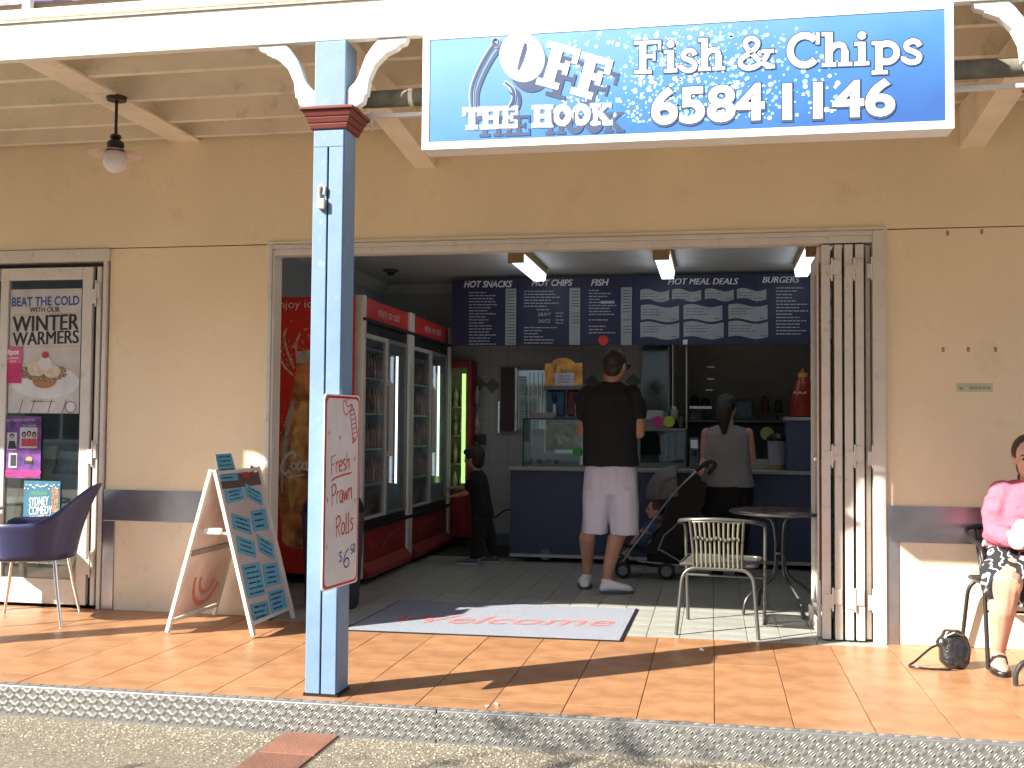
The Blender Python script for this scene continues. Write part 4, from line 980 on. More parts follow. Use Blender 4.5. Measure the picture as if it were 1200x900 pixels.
# ================================================================== DRINK FRIDGES
m_fred = mat('fridge_red', (.72, .035, .028), .35, var=.1, scale=3)
m_fred2 = mat('fridge_red_dark', (.30, .02, .02), .4, var=.3, scale=7)
m_fsil = mat('fridge_silver', (.70, .68, .64), .4, metal=.3, var=.06)
m_fin = mat('fridge_inside', (.66, .70, .74), .5, var=.1)
m_led = mat('led_strip', (.85, .93, 1), emit=.8)
XF = -2.73
def fridge(y0, y1, label, side):
    t = thing('drinks_fridge', label, 'fridge', ((XF-.4), (y0+y1)/2, 0), group='tall glass doored drinks fridges along the left wall')
    H = 2.285
    MB().box(XF-.78, y0+.03, .10, XF-.70, y1-.012, H-.01).box(XF-.699, y0+.03, .10, XF-.05, y0+.055, H-.01).box(XF-.699, y1-.04, .10, XF-.05, y1-.012, H-.01).box(XF-.699, y0+.056, 2.06, XF-.05, y1-.041, H-.01).box(XF-.699, y0+.056, .10, XF-.05, y1-.041, .44).build('cabinet', m_fin, t)
    for z in (.75, 1.05, 1.35, 1.65, 1.9): MB().box(XF-.69, y0+.06, z, XF-.12, y1-.045, z+.012).build('shelf', m_fsil, t)
    for z in (.442, .763, 1.063, 1.363, 1.663):    # dim rows of drinks behind the glass
        r_ = random.Random(int(z*100)); bt_ = MB()
        yy = y0+.12
        while yy < y1-.12:
            bt_.lathe([(.031, z), (.031, z+.13), (.012, z+.18), (.012, z+.21)], (XF-.18, yy, 0), 8); yy += .075+r_.random()*.02
        bt_.build('bottle_row', mat('dark_bottles', (.14, .10, .09), .2, var=.8, scale=5, col2=(.40, .22, .16)), t, smooth=True, kind='stuff')
    for ya, yb in ((y0, y0+.075), (y1-.075, y1-.004)):
        MB().secs([((XF-.01, (ya+yb)/2, z), .045, (yb-ya)/2) for z in (.06, H)], 20, p=3).build('pillar', m_fsil, t, smooth=True)
    MB().box(XF-.045, y0+.076, 2.11, XF+.012, y1-.076, H-.005).build('header', m_fred, t, bevel=.01)
    MB().box(XF-.04, y0+.005, 2.085, XF+.037, y1-.006, 2.1095).build('black_trim', m_black, t)
    MB().box(XF-.045, y0+.076, 2.0, XF+.002, y1-.076, 2.0845).box(XF-.045, y0+.076, .455, XF+.002, y1-.076, .50).each('door_gasket', m_black, t)
    MB().box(XF-.045, y0+.076, .17, XF+.012, y1-.076, .425).build('lower_panel', m_fred2, t, bevel=.01)
    MB().prism([(XF-.045, y0+.076, .05), (XF+.06, y0+.076, .05), (XF+.075, y0+.076, .10), (XF+.014, y0+.076, .169), (XF-.045, y0+.076, .169)], (0, y1-y0-.152, 0)).build('kick_panel', m_fred2, t, bevel=.004)
    MB().box(XF-.04, y0+.005, .4255, XF+.037, y1-.006, .4545).build('black_trim', m_black, t)
    ym = (y0+y1)/2+.02
    for ya, yb, hs in ((y0+.078, ym-.002, 1), (ym+.002, y1-.078, 0)):
        dr = MB().box(XF-.02, ya, .505, XF+.012, ya+.035, 1.995).box(XF-.02, yb-.045, .505, XF+.012, yb, 1.995).box(XF-.02, ya+.036, .505, XF+.010, yb-.046, .53).box(XF-.02, ya+.036, 1.96, XF+.010, yb-.046, 1.995)
        ob = dr.build('door', m_fsil if hs else mat('door_grey', (.28, .28, .27), .4, metal=.3), t, bevel=.003)
        MB().box(XF-.008, ya+.036, .531, XF-.002, yb-.046, 1.959).build('glass', m_glass_f, ob)
        hy = yb-.02 if hs else ya+.02
        MB().box(XF+.03, hy-.012, 1.0, XF+.05, hy+.012, 1.62).box(XF+.012, hy-.01, 1.60, XF+.03, hy+.01, 1.64).box(XF+.012, hy-.01, 1.0, XF+.03, hy+.01, 1.04).build('handle', m_fsil, ob, bevel=.004)
    hy = ym+.24
    MB().tube([(XF+.018, hy, .76), (XF+.018, hy, 1.86)], .0095, 8).build('light_strip', m_led, t, smooth=True)
    tx_ = MB()
    text(tx_, 'enjoy ice cold', V3((XF+.0125, (y0+y1)/2+.03, 2.165)), Y, Z, .075, align='C'); tx_.build('lettering', mat('pink_white_print', (.78, .60, .56), .5), t)
    sw = MB(); pl_ = Plane((XF+.0125, y0+.1, .2), Y, Z)
    ribbon(sw, crom([(.05, .18), (.3, .07), (.6, .16), (.9, .07), (y1-y0-.25, .12)]), .006, pl_, .0015); ribbon(sw, crom([(.5, .04), (.7, .12), (1.0, .16)]), .010, pl_, .0015)
    sw.build('wave_line', mat('panel_pink', (.5, .16, .13), .4), t)
    for yy in (y0+.1, y1-.12):
        for xx in (XF-.7, XF-.08): MB().tube([(xx, yy-.02, .032), (xx, yy+.02, .032)], .030, 12).box(xx-.01, yy-.018, .03, xx+.01, yy+.018, .101).build('castor', m_black, t)
    return t
f1 = fridge(8.02, 9.40, 'nearer red drinks fridge with tall glass doors and a bottle poster on its side', 1)
fridge(9.405, 10.90, 'farther red drinks fridge with glass doors beside the boy', 0)
# its side panel poster, facing the door
yS = 8.02
sp_ = MB().box(XF-.80, yS, .09, XF-.045, yS+.028, 2.275).build('side_panel', m_fred, f1, bevel=.003)
ps = PxPlane(yS-.001)
wt = MB(); a0 = at(318, 385, y=yS); 
textpx(wt, 'Enjoy ice cold', 320.5, 361.5, 402, 359.5, 9.5, yS, lift=.002, bold=-.005)
CL = [  # flowing script word, visible part
 ([(344, 537), (346, 533), (343, 530), (337, 533), (332, 541), (330, 550), (334, 555), (340, 551)], 2.4),
 ([(334, 555), (338, 559), (347, 558), (357, 556)], 1.3),
 (ell(344.5, 546, 2.8, 4, 0, 360, 14), 1.7), ([(353, 541), (350, 542), (348.5, 547), (350, 551), (354, 548)], 1.7), (ell(357, 546, 2.5, 4, 0, 360, 12), 1.6), ([(360, 541), (359, 548), (361, 551), (364, 547)], 1.7),
 ([(366, 546), (371, 545)], 1.8), ([(386, 537), (380, 535), (374, 542), (375, 550), (382, 551)], 2.2), (ell(389, 546, 2.5, 4, 0, 360, 12), 1.7), ([(394, 550), (398, 538), (395, 549), (398, 551)], 1.6), (ell(401, 546, 2.3, 4, 0, 360, 12), 1.6)]
for pts, wd in CL: ribbon(wt, crom(pts, 4) if len(pts) < 13 else pts, wd*1.35, ps, .004)
wt.build('lettering', m_text_w, f1)
# bottle and splash print
bt1, bt2, bt3, spl = MB(), MB(), MB(), MB()
def pxp(mb, pts, off): mb.poly([at(x, y, y=yS-off) for x, y in pts])
neck = crom([(348, 420), (346, 438), (343, 455), (338, 480), (331, 505), (327, 535), (326, 575), (330, 615), (336, 640), (384, 640), (388, 600), (390, 560), (386, 520), (378, 488), (371, 460), (369, 438), (368, 420)], 4)
pxp(bt1, neck, .0018)
pxp(bt2, crom([(352, 470), (347, 495), (340, 530), (338, 575), (342, 600), (352, 560), (358, 510), (360, 475), (352, 470)], 4), .0026)
pxp(bt2, crom([(368, 470), (372, 500), (378, 540), (378, 590), (370, 600), (366, 540), (364, 500), (368, 470)], 4), .0026)
pxp(bt3, [(346, 412), (370, 410), (371, 424), (347, 426)], .003); pxp(bt3, crom([(341, 470), (333, 510), (329, 545), (330, 580), (334, 550), (338, 510), (345, 475), (341, 470)], 3), .0032)
rr = random.Random(8)
for i in range(150):
    a = rr.uniform(-.2, PI+.2); r = abs(rr.gauss(0, 1))*26+10; cx, cy = 357+r*math.cos(a)*1.0, 425-r*math.sin(a)*.9
    if cy > 520 or not 326 < cx < 412: continue
    s_ = rr.uniform(.5, 2.0); spl.disc(at(cx, cy, y=yS-.0022-.0001*(i % 8)), X*s_*.004, Z*s_*.0065, 7)
for i in range(60):
    cx, cy = rr.uniform(328, 345), rr.uniform(480, 560); s_ = rr.uniform(.3, 1.1); spl.disc(at(cx, cy, y=yS-.0036-.0001*(i % 8)), X*s_*.005, Z*s_*.006, 7)
for q in ([(345, 432), (338, 415), (333, 395), (336, 385)], [(350, 425), (347, 405), (352, 390)], [(368, 428), (378, 410), (386, 402), (390, 408)], [(344, 440), (334, 430), (328, 418)], [(372, 432), (384, 424), (398, 428)]):
    ribbon(spl, crom(q, 5), 2.6, ps, .0035)
bt1.build('bottle_print', mat('cola_print', (.36, .10, .035), .4, var=.45, scale=7, col2=(.72, .30, .10)), f1); bt2.build('highlight_print', mat('amber_print', (.80, .42, .14), .4, var=.4, scale=14), f1)
bt3.build('glass_print', mat('bottle_glint', (.50, .48, .40), .4, var=.3, scale=20), f1); spl.build('splash_print', mat('splash_print', (.78, .46, .30), .4, var=.5, scale=30), f1, kind='stuff')
# third cooler at the back
c3 = thing('back_cooler', 'small red framed drinks cooler with a green lit strip against the back wall', 'fridge', (-2.82, 11.2, 0))
yc = 10.97; xa, xb = -3.2, at(552, 500, y=yc).x; zt_ = at(545, 423, y=yc).z
MB().box(xa, yc+.03, .1, xb, yc+.5, .55).box(xa, yc+.03, zt_-.06, xb, yc+.5, zt_).box(xa, yc+.03, .551, xa+.05, yc+.5, zt_-.061).box(xb-.04, yc+.03, .551, xb, yc+.5, zt_-.061).box(xa+.051, yc+.45, .551, xb-.041, yc+.5, zt_-.061).build('cabinet', m_fred2, c3, bevel=.004)
MB().box(xb-.05, yc, .5, xb, yc+.029, zt_).box(xa, yc, zt_-.07, xb-.051, yc+.029, zt_).box(xa, yc, .1, xb-.051, yc+.029, .56).build('door_frame', m_fred2, c3, bevel=.004)
for z in (.85, 1.15, 1.45): MB().box(xa+.06, yc+.08, z, xb-.06, yc+.44, z+.015).build('shelf', mat('shelf_amber', (.35, .28, .10), .4), c3)
bt_ = MB()
for z in (.561, .866, 1.166, 1.466):
    for k in range(9): bt_.lathe([(.030, z), (.030, z+.14), (.012, z+.19), (.012, z+.22)], (xa+.1+k*.078, yc+.16, 0), 10)
bt_.build('bottle_row', mat('green_bottles', (.10, .20, .14), .15, var=.8, scale=8, col2=(.45, .35, .30)), c3, smooth=True, kind='stuff')
gx = at(543, 500, y=yc+.04).x
MB().tube([(gx, yc+.05, at(543, 566, y=yc+.05).z), (gx, yc+.05, at(543, 438, y=yc+.05).z)], .020, 10).build('light_strip', mat('green_led', (.50, 1, .26), emit=.42), c3, smooth=True)

# ================================================================== COUNTER
YC = 9.90
cn = thing('shop_counter', 'long dark blue serving counter with a white edged top across the shop', 'counter', (-.3, YC+.35, 0))
m_lam = mat('blue_laminate', (.066, .09, .19), .5, var=.08, scale=30)
CX0, CX1 = -1.875, 1.50
MB().box(CX0, YC, .075, CX1, YC+.72, .85).build('body', m_lam, cn, bevel=.003)
MB().box(CX0-.02, YC-.03, .851, CX1, YC+.75, .882).build('worktop', mat('worktop_grey', (.42, .43, .43), .4), cn, bevel=.004)
MB().box(CX0, YC-.004, .045, CX1, YC+.02, .0745).build('base_trim', m_offw, cn, bevel=.002)
for x in (CX0+.15, -.6, .5, 1.4): MB().box(x-.03, YC+.05, 0, x+.03, YC+.11, .0745).build('foot', m_black, cn)
c = at(639, 650, y=YC); MB().tube([(c.x, YC-.0015, c.z), (c.x, YC-.0003, c.z)], .052, 28).build('round_sticker', mat('faint_sticker', (.20, .22, .30), .5), cn)
rx0, rx1 = at(922, 500, y=YC).x, CX1; rz = at(940, 489, y=YC).z
MB().box(rx0, YC+.001, .883, rx1, YC+.30, rz-.03).build('raised_end', m_lam, cn, bevel=.003)
MB().box(rx0-.015, YC-.02, rz-.0295, rx1, YC+.32, rz).build('raised_top', MATS['worktop_grey'], cn, bevel=.003)

# ================================================================== MENU BOARD
YM = 10.55
mn = thing('menu_board', 'long navy menu board with five white headed food lists hung above the counter', 'menu board', (-.8, YM, 2.1))
mx0, mx1 = at(530, 360, y=YM).x, 1.25; mz1 = at(700, 324, y=YM).z; mz0 = at(700, 404.5, y=YM).z
m_navyb = mat('menu_navy', (.024, .029, .085), .45, var=.06)
m_strip = mat('menu_grey', (.36, .385, .41), .5)
m_mtxt = mat('menu_text', (.46, .48, .52), .5)
seams = [mx0, at(607, 360, y=YM).x, at(681, 360, y=YM).x, at(742, 360, y=YM).x, at(886, 360, y=YM).x, mx1]
for a, b in zip(seams, seams[1:]): MB().box(a+.001, YM, mz0, b-.001, YM+.03, mz1).build('panel', m_navyb, mn, bevel=.002)
yM = YM-.0005
hd = MB()
for s_, x0, x1, y_ in (('HOT SNACKS', 543.6, 600.4, 336.6), ('HOT CHIPS', 623, 671, 335), ('FISH', 692.4, 713.6, 334.6), ('HOT MEAL DEALS', 783, 865, 333.4), ('BURGERS', 893.6, 937, 331.4)):
    textpx(hd, s_, x0, y_, x1, y_-.3, 7, yM, bold=.03, shear=.25)
hd.build('heading', mat('menu_heading', (.80, .82, .84), .5), mn)
def rpx2(mb, x0, y0, x1, y1, y, dy=.001): p, q = at(x0, y1, y=y), at(x1, y0, y=y); mb.box(p.x, y-dy, p.z, q.x, y, q.z)
for x0, x1 in ((592, 605), (667, 680), (727.5, 740.4)):
    s_ = MB(); rpx2(s_, x0, 338-(x0-592)*.01, x1, 404.3, YM-.0004); s_.build('price_strip', m_strip, mn)
lines = MB(); rr = random.Random(21)
def words(mb, x0, x1, y, h, yy, rnd):
    x = x0
    while x < x1-1.5:
        w_ = rnd.uniform(2.5, 7); rpx2(mb, x, y-h, min(x+w_, x1), y, yy, .0006); x += w_+1.0
for i in range(18): words(lines, 549.5, 549.5+rr.uniform(17, 36), 343.5+i*3.55, 1.2, yM, rr)
for i in range(6): words(lines, 614, 614+rr.uniform(24, 50), 342+i*3.5, 1.2, yM, rr)
words(lines, 629, 645, 363.5, 1.2, yM, rr)
textpx(lines, 'GRAVY', 630.5, 370.5, 646, 370.3, 4, yM, shear=.2, bold=.01); textpx(lines, 'SAUCE', 630.5, 378.2, 645, 378, 4, yM, shear=.2, bold=.01)
for y_ in (367.5, 371, 375.5, 379): words(lines, 651, 661, y_, 1.1, yM, rr)
for i in range(6): words(lines, 614, 614+rr.uniform(15, 48), 384.5+i*3.6, 1.2, yM, rr)
for i, y_ in enumerate((341, 344.5, 348, 351.5, 355, 358.6, 362, 365.6, 369, 375.5, 383, 386.8, 390.5)): words(lines, 690, 690+rr.uniform(9, 33), y_, 1.2, yM, rr)
rpx2(lines, 704, 352.5, 720, 355.8, yM, .0012)
for i in range(15): words(lines, 909.5, 909.5+rr.uniform(18, 40), 338+i*3.85, 1.2, yM, rr)
lines.build('menu_lines', m_mtxt, mn, kind='stuff')
pr2 = MB()
for x0, ys in ((594, [342+i*3.55 for i in range(18)]), (669.5, (342, 345.5, 349, 352.6, 356, 359, 367.5, 371, 375.5, 379)), (730, (341, 344.5, 348, 351.5, 355, 358.6, 362, 366, 375.5, 383, 386.8, 390.5))):
    for y_ in ys: rpx2(pr2, x0, y_-1.2, x0+9, y_, YM-.0016, .0006)
pr2.build('price_figures', mat('price_print', (.10, .11, .15), .5), mn, kind='stuff')
def wave(x0, x1, y0, y1, amp=1.9):
    pts = []
    for i in range(17):
        u = i/16; pts.append((x0+(x1-x0)*u, y0+2-amp*math.cos(2*PI*(u-.2))))
    for i in range(17):
        u = 1-i/16; pts.append((x0+(x1-x0)*u, y1-2-amp*math.cos(2*PI*(u-.2))))
    b_ = MB(); b_.prism([at(x, y, y=YM-.0004) for x, y in pts], (0, -.0012, 0)); o = b_.build('meal_card', m_strip, mn)
    k_ = MB()
    for j in range(3): words(k_, x0+2.5, x0+2.5+(x1-x0)*rr.uniform(.35, .7), y0+6.3+j*3.2, .9, YM-.0018, rr)
    words(k_, x1-9, x1-2, y1-3.2, 1.1, YM-.0018, rr); k_.build('card_lines', MATS['price_print'], o)
def mxy(x, y): return 740+x/5, 290+y/5
for row in (((52, 220), (238, 408), (430, 600), (618, 790), 243, 321), ((55, 278), (305, 532), (568, 797), 334, 439), ((52, 280), (305, 540), (568, 800), 434, 542)):
    *xs, ya, yb = row
    for xa_, xb_ in xs: wave(*[v for v in (740+xa_/5, 740+xb_/5)], 290+ya/5-(xa_*.002), 290+yb/5-(xa_*.002))
c = at(707, 399, y=YM); MB().tube([(c.x, YM-.006, c.z), (c.x, YM-.0022, c.z)], .05, 24).build('red_sticker', mat('sticker_red', (.75, .05, .05), .5), None, label='bright red round paper dot stuck under the fish list of the menu board', cat='sticker')
c = at(803, 401, y=YM); MB().obox((c.x, YM-.01, c.z), (.022, 0, .002), (0, .004, 0), (0, 0, .024)).build('white_tag', m_white, None, label='small white tag on the bottom edge of the menu board', cat='tag')

# ================================================================== CEILING THINGS
m_fl = mat('fluorescent_diffuser', (.80, .90, 1.0), emit=1.3)
for i, (xx, lab) in enumerate(((-1.66, 'leftmost fluorescent ceiling light, above the hot chips list'), (-.43, 'middle fluorescent ceiling light, above the meal deals list'), (.80, 'rightmost fluorescent ceiling light, partly behind the folded doors'))):
    t = thing('ceiling_light', lab, 'ceiling light', (xx, 9.6, CEI), group='fluorescent lights on the shop ceiling')
    MB().box(xx-.075, 8.95, 2.735, xx+.075, 10.2, CEI-.001).box(xx-.07, 8.925, 2.655, xx+.07, 8.949, CEI-.001).build('housing', mat('light_housing', (.40, .27, .13), .6), t, bevel=.003)
    MB().prism([(xx-.065, 8.95, 2.7345), (xx-.055, 8.95, 2.67), (xx+.055, 8.95, 2.67), (xx+.065, 8.95, 2.7345)], (0, 1.25, 0)).build('diffuser', m_fl, t, bevel=.006)
c = at(458, 318, z=CEI-.02); dt = thing('smoke_detector', 'small dark smoke detector on the shop ceiling above the fridges', 'smoke detector', tuple(c))
MB().lathe([(.05, CEI-.001), (.075, CEI-.006), (.075, CEI-.02), (.05, CEI-.03)][::-1], (c.x, c.y, 0), 24).build('base', mat('detector_grey', (.07, .07, .07), .5), dt); MB().lathe([(.022, CEI-.06), (.035, CEI-.045), (.04, CEI-.0305)], (c.x, c.y, 0), 20).build('sensor', m_black, dt, smooth=True)
# ================================================================== BACK WALL AND COUNTER THINGS
def abox(mb, x0, y0, x1, y1, d0, d1):      # box whose front face (depth d0) covers those pixels
    p, q = at(x0, y1, y=d0), at(x1, y0, y=d0); mb.box(p.x, d0, p.z, q.x, d1, q.z); return p, q
mr = thing('wall_mirror', 'framed hatch mirror on the tiled back wall reflecting the bright street', 'mirror', (-1.9, YB, 1.3))
b = MB(); p, q = abox(b, 588, 434, 640, 502, YB-.020, YB-.0095); b.build('mirror_glass', mat('mirror', (.55, .6, .6), .04, metal=1, var=.02), mr)
fq = MB(); e = .035
fq.box(p.x-e, YB-.035, p.z-e, p.x, YB-.0065, q.z+e).box(q.x, YB-.035, p.z-e, q.x+e, YB-.0065, q.z+e).box(p.x, YB-.035, q.z, q.x, YB-.0065, q.z+e).box(p.x, YB-.035, p.z-e, q.x, YB-.0065, p.z); fq.build('frame', mat('mirror_frame', (.30, .31, .31), .5), mr, bevel=.003)
b = MB(); abox(b, 586.5, 431, 602, 505, YB-.06, YB-.0355); b.build('brown_shutter', mat('brown_shutter', (.06, .035, .028), .5), mr)
b = MB(); abox(b, 603, 431, 606, 505, YB-.06, YB-.0355); abox(b, 583.5, 470, 585.5, 507, YB-.06, YB-.0355); b.each('edge_trim', MATS['chrome'], mr)
b = MB()
for i in range(20): abox(b, 607.5, 441+i*3, 616, 443+i*3, YB-.055, YB-.045)
b.build('louvre', mat('louvre_blue', (.42, .52, .60), .4), mr, kind='stuff')
b = MB()
for x_ in (619, 624, 629, 634): abox(b, x_, 436, x_+1.2, 500, YB-.055, YB-.045)
b.each('pull_rod', MATS['chrome'], mr)
cb_ = thing('green_board', 'small dark green sign plate on the back wall above the boy', 'plate', tuple(at(564, 515, y=YB)))
b = MB(); abox(b, 553, 509, 570, 521, YB-.02, YB-.0095); b.build('plate', mat('green_plate', (.05, .085, .06), .5), cb_)
# display cabinet
dc = thing('glass_cabinet', 'glass display cabinet with black edges at the left end of the counter', 'display cabinet', tuple(at(648, 545, y=10.05)))
p, q = at(613, 545, y=10.05), at(686, 492, y=10.05); p.z = .8825; D = .42
ed = MB()
for xx in (p.x, q.x):
    for yy in (10.05, 10.05+D): ed.box(xx-.006, yy-.006, p.z, xx+.006, yy+.006, q.z)
ed.box(p.x-.006, 10.044, q.z+.0005, q.x+.006, 10.056+D, q.z+.012); ed.build('edging', m_black, dc)
MB().box(p.x+.007, 10.047, p.z, q.x-.007, 10.051, q.z).box(p.x-.002, 10.057, p.z, p.x+.002, 10.043+D, q.z).build('glass', m_glass, dc)
MB().box(p.x+.01, 10.06, p.z+.17, q.x-.01, 10.04+D, p.z+.176).build('shelf', m_glass, dc)
b = MB(); abox(b, 639, 497, 678, 528, 10.12, 10.125); b.build('picture_card', mat('orange_green_print', (.42, .20, .04), .4, var=.5, scale=9, col2=(.28, .36, .10)), dc)
b = MB(); cc = at(659, 513, y=10.118); b.ball(cc, (.075, .012, .07), 16); b.build('dish_print', mat('dish_print', (.14, .17, .14), .3, var=.9, scale=30, col2=(.4, .42, .36)), dc, smooth=True)
b = MB(); abox(b, 638, 497, 639.5, 530, 10.1, 10.115); abox(b, 680, 500, 683, 545, 10.1, 10.115); abox(b, 650, 527, 672, 531, 10.1, 10.115); b.build('bright_trim', MATS['chrome'], dc)
b = MB()
for cx, cy, r_ in ((622, 538, .03), (632, 540, .035), (643, 539, .03), (652, 541, .03)): c = at(cx, cy, y=10.2); c.z = max(c.z, .90); b.ball(c, (r_, r_, r_*.7), 10)
b.build('food', mat('pastry', (.30, .17, .09), .7, var=.5, scale=20), dc, smooth=True)
b = MB(); c = at(676, 530, y=10.03); b.tube([(c.x, 10.038, c.z), (c.x, 10.0425, c.z)], .042, 24); b.build('green_sticker', mat('sticker_green', (.05, .42, .10), .5), dc)
bx_ = MB(); abox(bx_, 623, 483.5, 648, 491, 10.14, 10.3); pz_ = q.z+.0125
o = bx_.build('paper_box', mat('kraft_white', (.38, .34, .32), .7), None, label='low off-white carton on top of the glass display cabinet', cat='box')
# slush machine
sl = thing('slush_machine', 'twin tank slush drink machine with blue and dark red tanks behind the man', 'drink machine', tuple(at(665, 490, y=10.25)))
for x0, x1, colr, nm in ((640, 662, (.015, .10, .22), 'blue'), (664, 690, (.14, .02, .015), 'red')):
    b = MB(); pp0, qq0 = abox(b, x0, 457, x1, 488, 10.32, 10.5); b.build('tank', mat('tank_'+nm, colr, .12, var=.3, scale=10, coat=.5), sl, bevel=.02, seg=3)
    xm = (x0+x1)/2-2; b = MB(); abox(b, xm-1.2, 474, xm+2.2, 488, 10.26, 10.3); b.build('spout', m_offw, sl, bevel=.004)
    c = at(xm, 466, y=10.27); MB().ball(c, (.022, .025, .05), 12).build('tap_handle', m_black, sl, smooth=True)
b = MB(); abox(b, 637, 488.3, 692, 491, 10.24, 10.5); abox(b, 637, 452, 692, 456.7, 10.26, 10.5); b.build('chassis', mat('machine_grey', (.14, .15, .15), .4), sl, bevel=.004)
ps_ = thing('orange_poster', 'orange and yellow arched drink poster standing on the slush machine', 'poster', tuple(at(660, 452, y=10.3)))
pts = [(638.5, 452), (638.5, 426)]+[(660+13*math.cos(math.radians(a)), 426-6.5*math.sin(math.radians(a))) for a in range(180, -1, -20)]+[(682.5, 425), (682.5, 451.5)]
MB().prism([at(x_, y_, y=10.3) for x_, y_ in pts], (0, .008, 0)).build('sheet', mat('orange_print', (.62, .20, .05), .5, var=.3, scale=12, col2=(.75, .42, .08)), ps_)
b = MB(); abox(b, 650, 437, 673, 452, 10.290, 10.292); b.build('price_note', mat('note_grey', (.55, .55, .62), .6), ps_)
pk_ = PxPlane(10.298); b = MB(); ribbon(b, ell(661, 436, 11, 9, 10, 170, 14), 2.5, PxPlane(10.298), .002); ribbon(b, ell(661, 441, 8, 9, 200, 340, 14), 2, PxPlane(10.298), .003); b.build('swirl_print', mat('yellow_print', (.62, .48, .08), .5), ps_)
b = MB(); ribbon(b, crom([(652, 434), (649, 431), (653, 427), (650, 436), (656, 437), (658, 433), (661, 437), (665, 433), (669, 436)], 4), 1.3, pk_, .004); b.build('lettering', MATS['print_choc'], ps_)
b = MB()
for k in range(3): words(b, 655, 668, 441+k*3.5, .8, 10.289, rr)
b.build('note_lines', m_text_k, ps_)
# pie warmer at the middle of the counter
pw_ = thing('pie_warmer', 'glass fronted steel food warmer on the counter between the man and the woman', 'food warmer', tuple(at(775, 545, y=10.1)))
p, q = at(748, 546, y=10.1), at(804, 502, y=10.1); p.z = .8825
MB().box(p.x, 10.1, p.z, q.x, 10.5, p.z+.05).box(p.x, 10.1, q.z-.03, q.x, 10.5, q.z).box(p.x, 10.48, p.z+.0505, q.x, 10.5, q.z-.0305).box(q.x-.02, 10.1, p.z+.0505, q.x, 10.479, q.z-.0305).box(p.x, 10.1, p.z+.0505, p.x+.02, 10.479, q.z-.0305).build('body', mat('warmer_steel', (.20, .23, .23), .35, metal=.6), pw_, bevel=.004)
MB().box(p.x+.021, 10.104, p.z+.051, q.x-.021, 10.108, q.z-.031).build('glass', m_glass_d, pw_)
b = MB()
for x_ in (755, 764, 779, 787, 795): abox(b, x_, 508, x_+(2.5 if x_ in (779, 787) else 1.0), 538, 10.2, 10.21)
b.build('bright_rack', mat('rack_steel', (.42, .48, .46), .2, metal=.8), pw_)
for cx, colr, nm, lab in ((771, (.50, .03, .28), 'pink', 'magenta round paper dot on the food warmer beside the man'), (784, (.42, .55, .04), 'lime', 'lime yellow round paper dot on the food warmer, right of the magenta one')):
    c = at(cx, 494, y=10.08); t = MB(); t.tube([(c.x, 10.078, c.z), (c.x, 10.081, c.z)], .052, 26); t.build('round_sticker', mat('dot_'+nm, colr, .5), None, label=lab, cat='sticker')
    s_ = MB(); s_.box(c.x-.003, 10.0815, c.z-.06, c.x+.003, 10.084, c.z+.05)
b = MB(); abox(b, 756, 481, 777, 491, 10.2, 10.22); b.build('price_card', mat('card_grey', (.40, .41, .42), .6), None, label='small white price card standing on the food warmer', cat='card')
for cx, hh, lab in ((754, 14, 'small clear jar left of the price card on the food warmer'), (790, 16, 'small clear jar right of the price card on the food warmer')):
    c = at(cx, 491, y=10.3); t = thing('jar', lab, 'jar', tuple(c)); MB().lathe([(.03, c.z), (.034, c.z+.02), (.034, c.z+.08), (.022, c.z+.10)], (c.x, c.y, 0), 16).build('glass_body', mat('jar_glass', (.25, .28, .27), .1), t, smooth=True)
    MB().lathe([(.024, c.z+.101), (.024, c.z+.12)], (c.x, c.y, 0), 16).build('lid', m_fsil, t)
MB().tube([tuple(at(804.5, 546, y=10.64)), tuple(at(804.5, 380, y=10.64))], .007, 10).build('chrome_pole', m_fsil, None, smooth=True, label='thin chrome pole rising from the counter right of the food warmer', cat='pole')
# pale wall return with tiled diamond behind
gl = thing('perspex_screen', 'tall clear perspex screen hanging behind the food warmer', 'screen', tuple(at(770, 405, y=11.0)))
b = MB(); abox(b, 753, 405, 783, 482, 11.0, 11.008); b.build('pane', glassmat('perspex', (.62, .70, .67), .35, .1), gl)
b = MB(); abox(b, 783.2, 405, 784.6, 482, 10.99, 11.01); abox(b, 752, 405, 753, 482, 10.99, 11.01); b.build('edge', mat('screen_edge', (.35, .4, .4), .3), gl)
# kitchen behind
kb = thing('kitchen_bench', 'long steel bench along the dark kitchen wall behind the woman', 'bench', (.6, 12.05, 0))
zk = at(870, 492, y=11.75).z
MB().box(-.5, 11.75, zk-.03, 1.6, 12.43, zk).build('top', mat('dull_steel', (.16, .16, .16), .35, metal=.7), kb, bevel=.004)
MB().box(-.5, 11.8, 0, 1.6, 12.4, zk-.031).build('cupboard', m_dark, kb)
mw = thing('microwave', 'pale fronted microwave on the kitchen bench right of the woman', 'microwave', tuple(at(873, 492, y=11.8)))
b = MB(); p, q = abox(b, 860, 468, 886, 491.8, 11.81, 12.15); b.build('case', mat('mw_case', (.13, .14, .15), .4), mw, bevel=.006)
b = MB(); abox(b, 865, 472, 880, 488, 11.802, 11.8095); b.build('door_window', mat('mw_window', (.20, .25, .30), .2), mw); b = MB(); abox(b, 882, 472, 884, 488, 11.802, 11.8095); b.build('keypad', m_dark, mw)
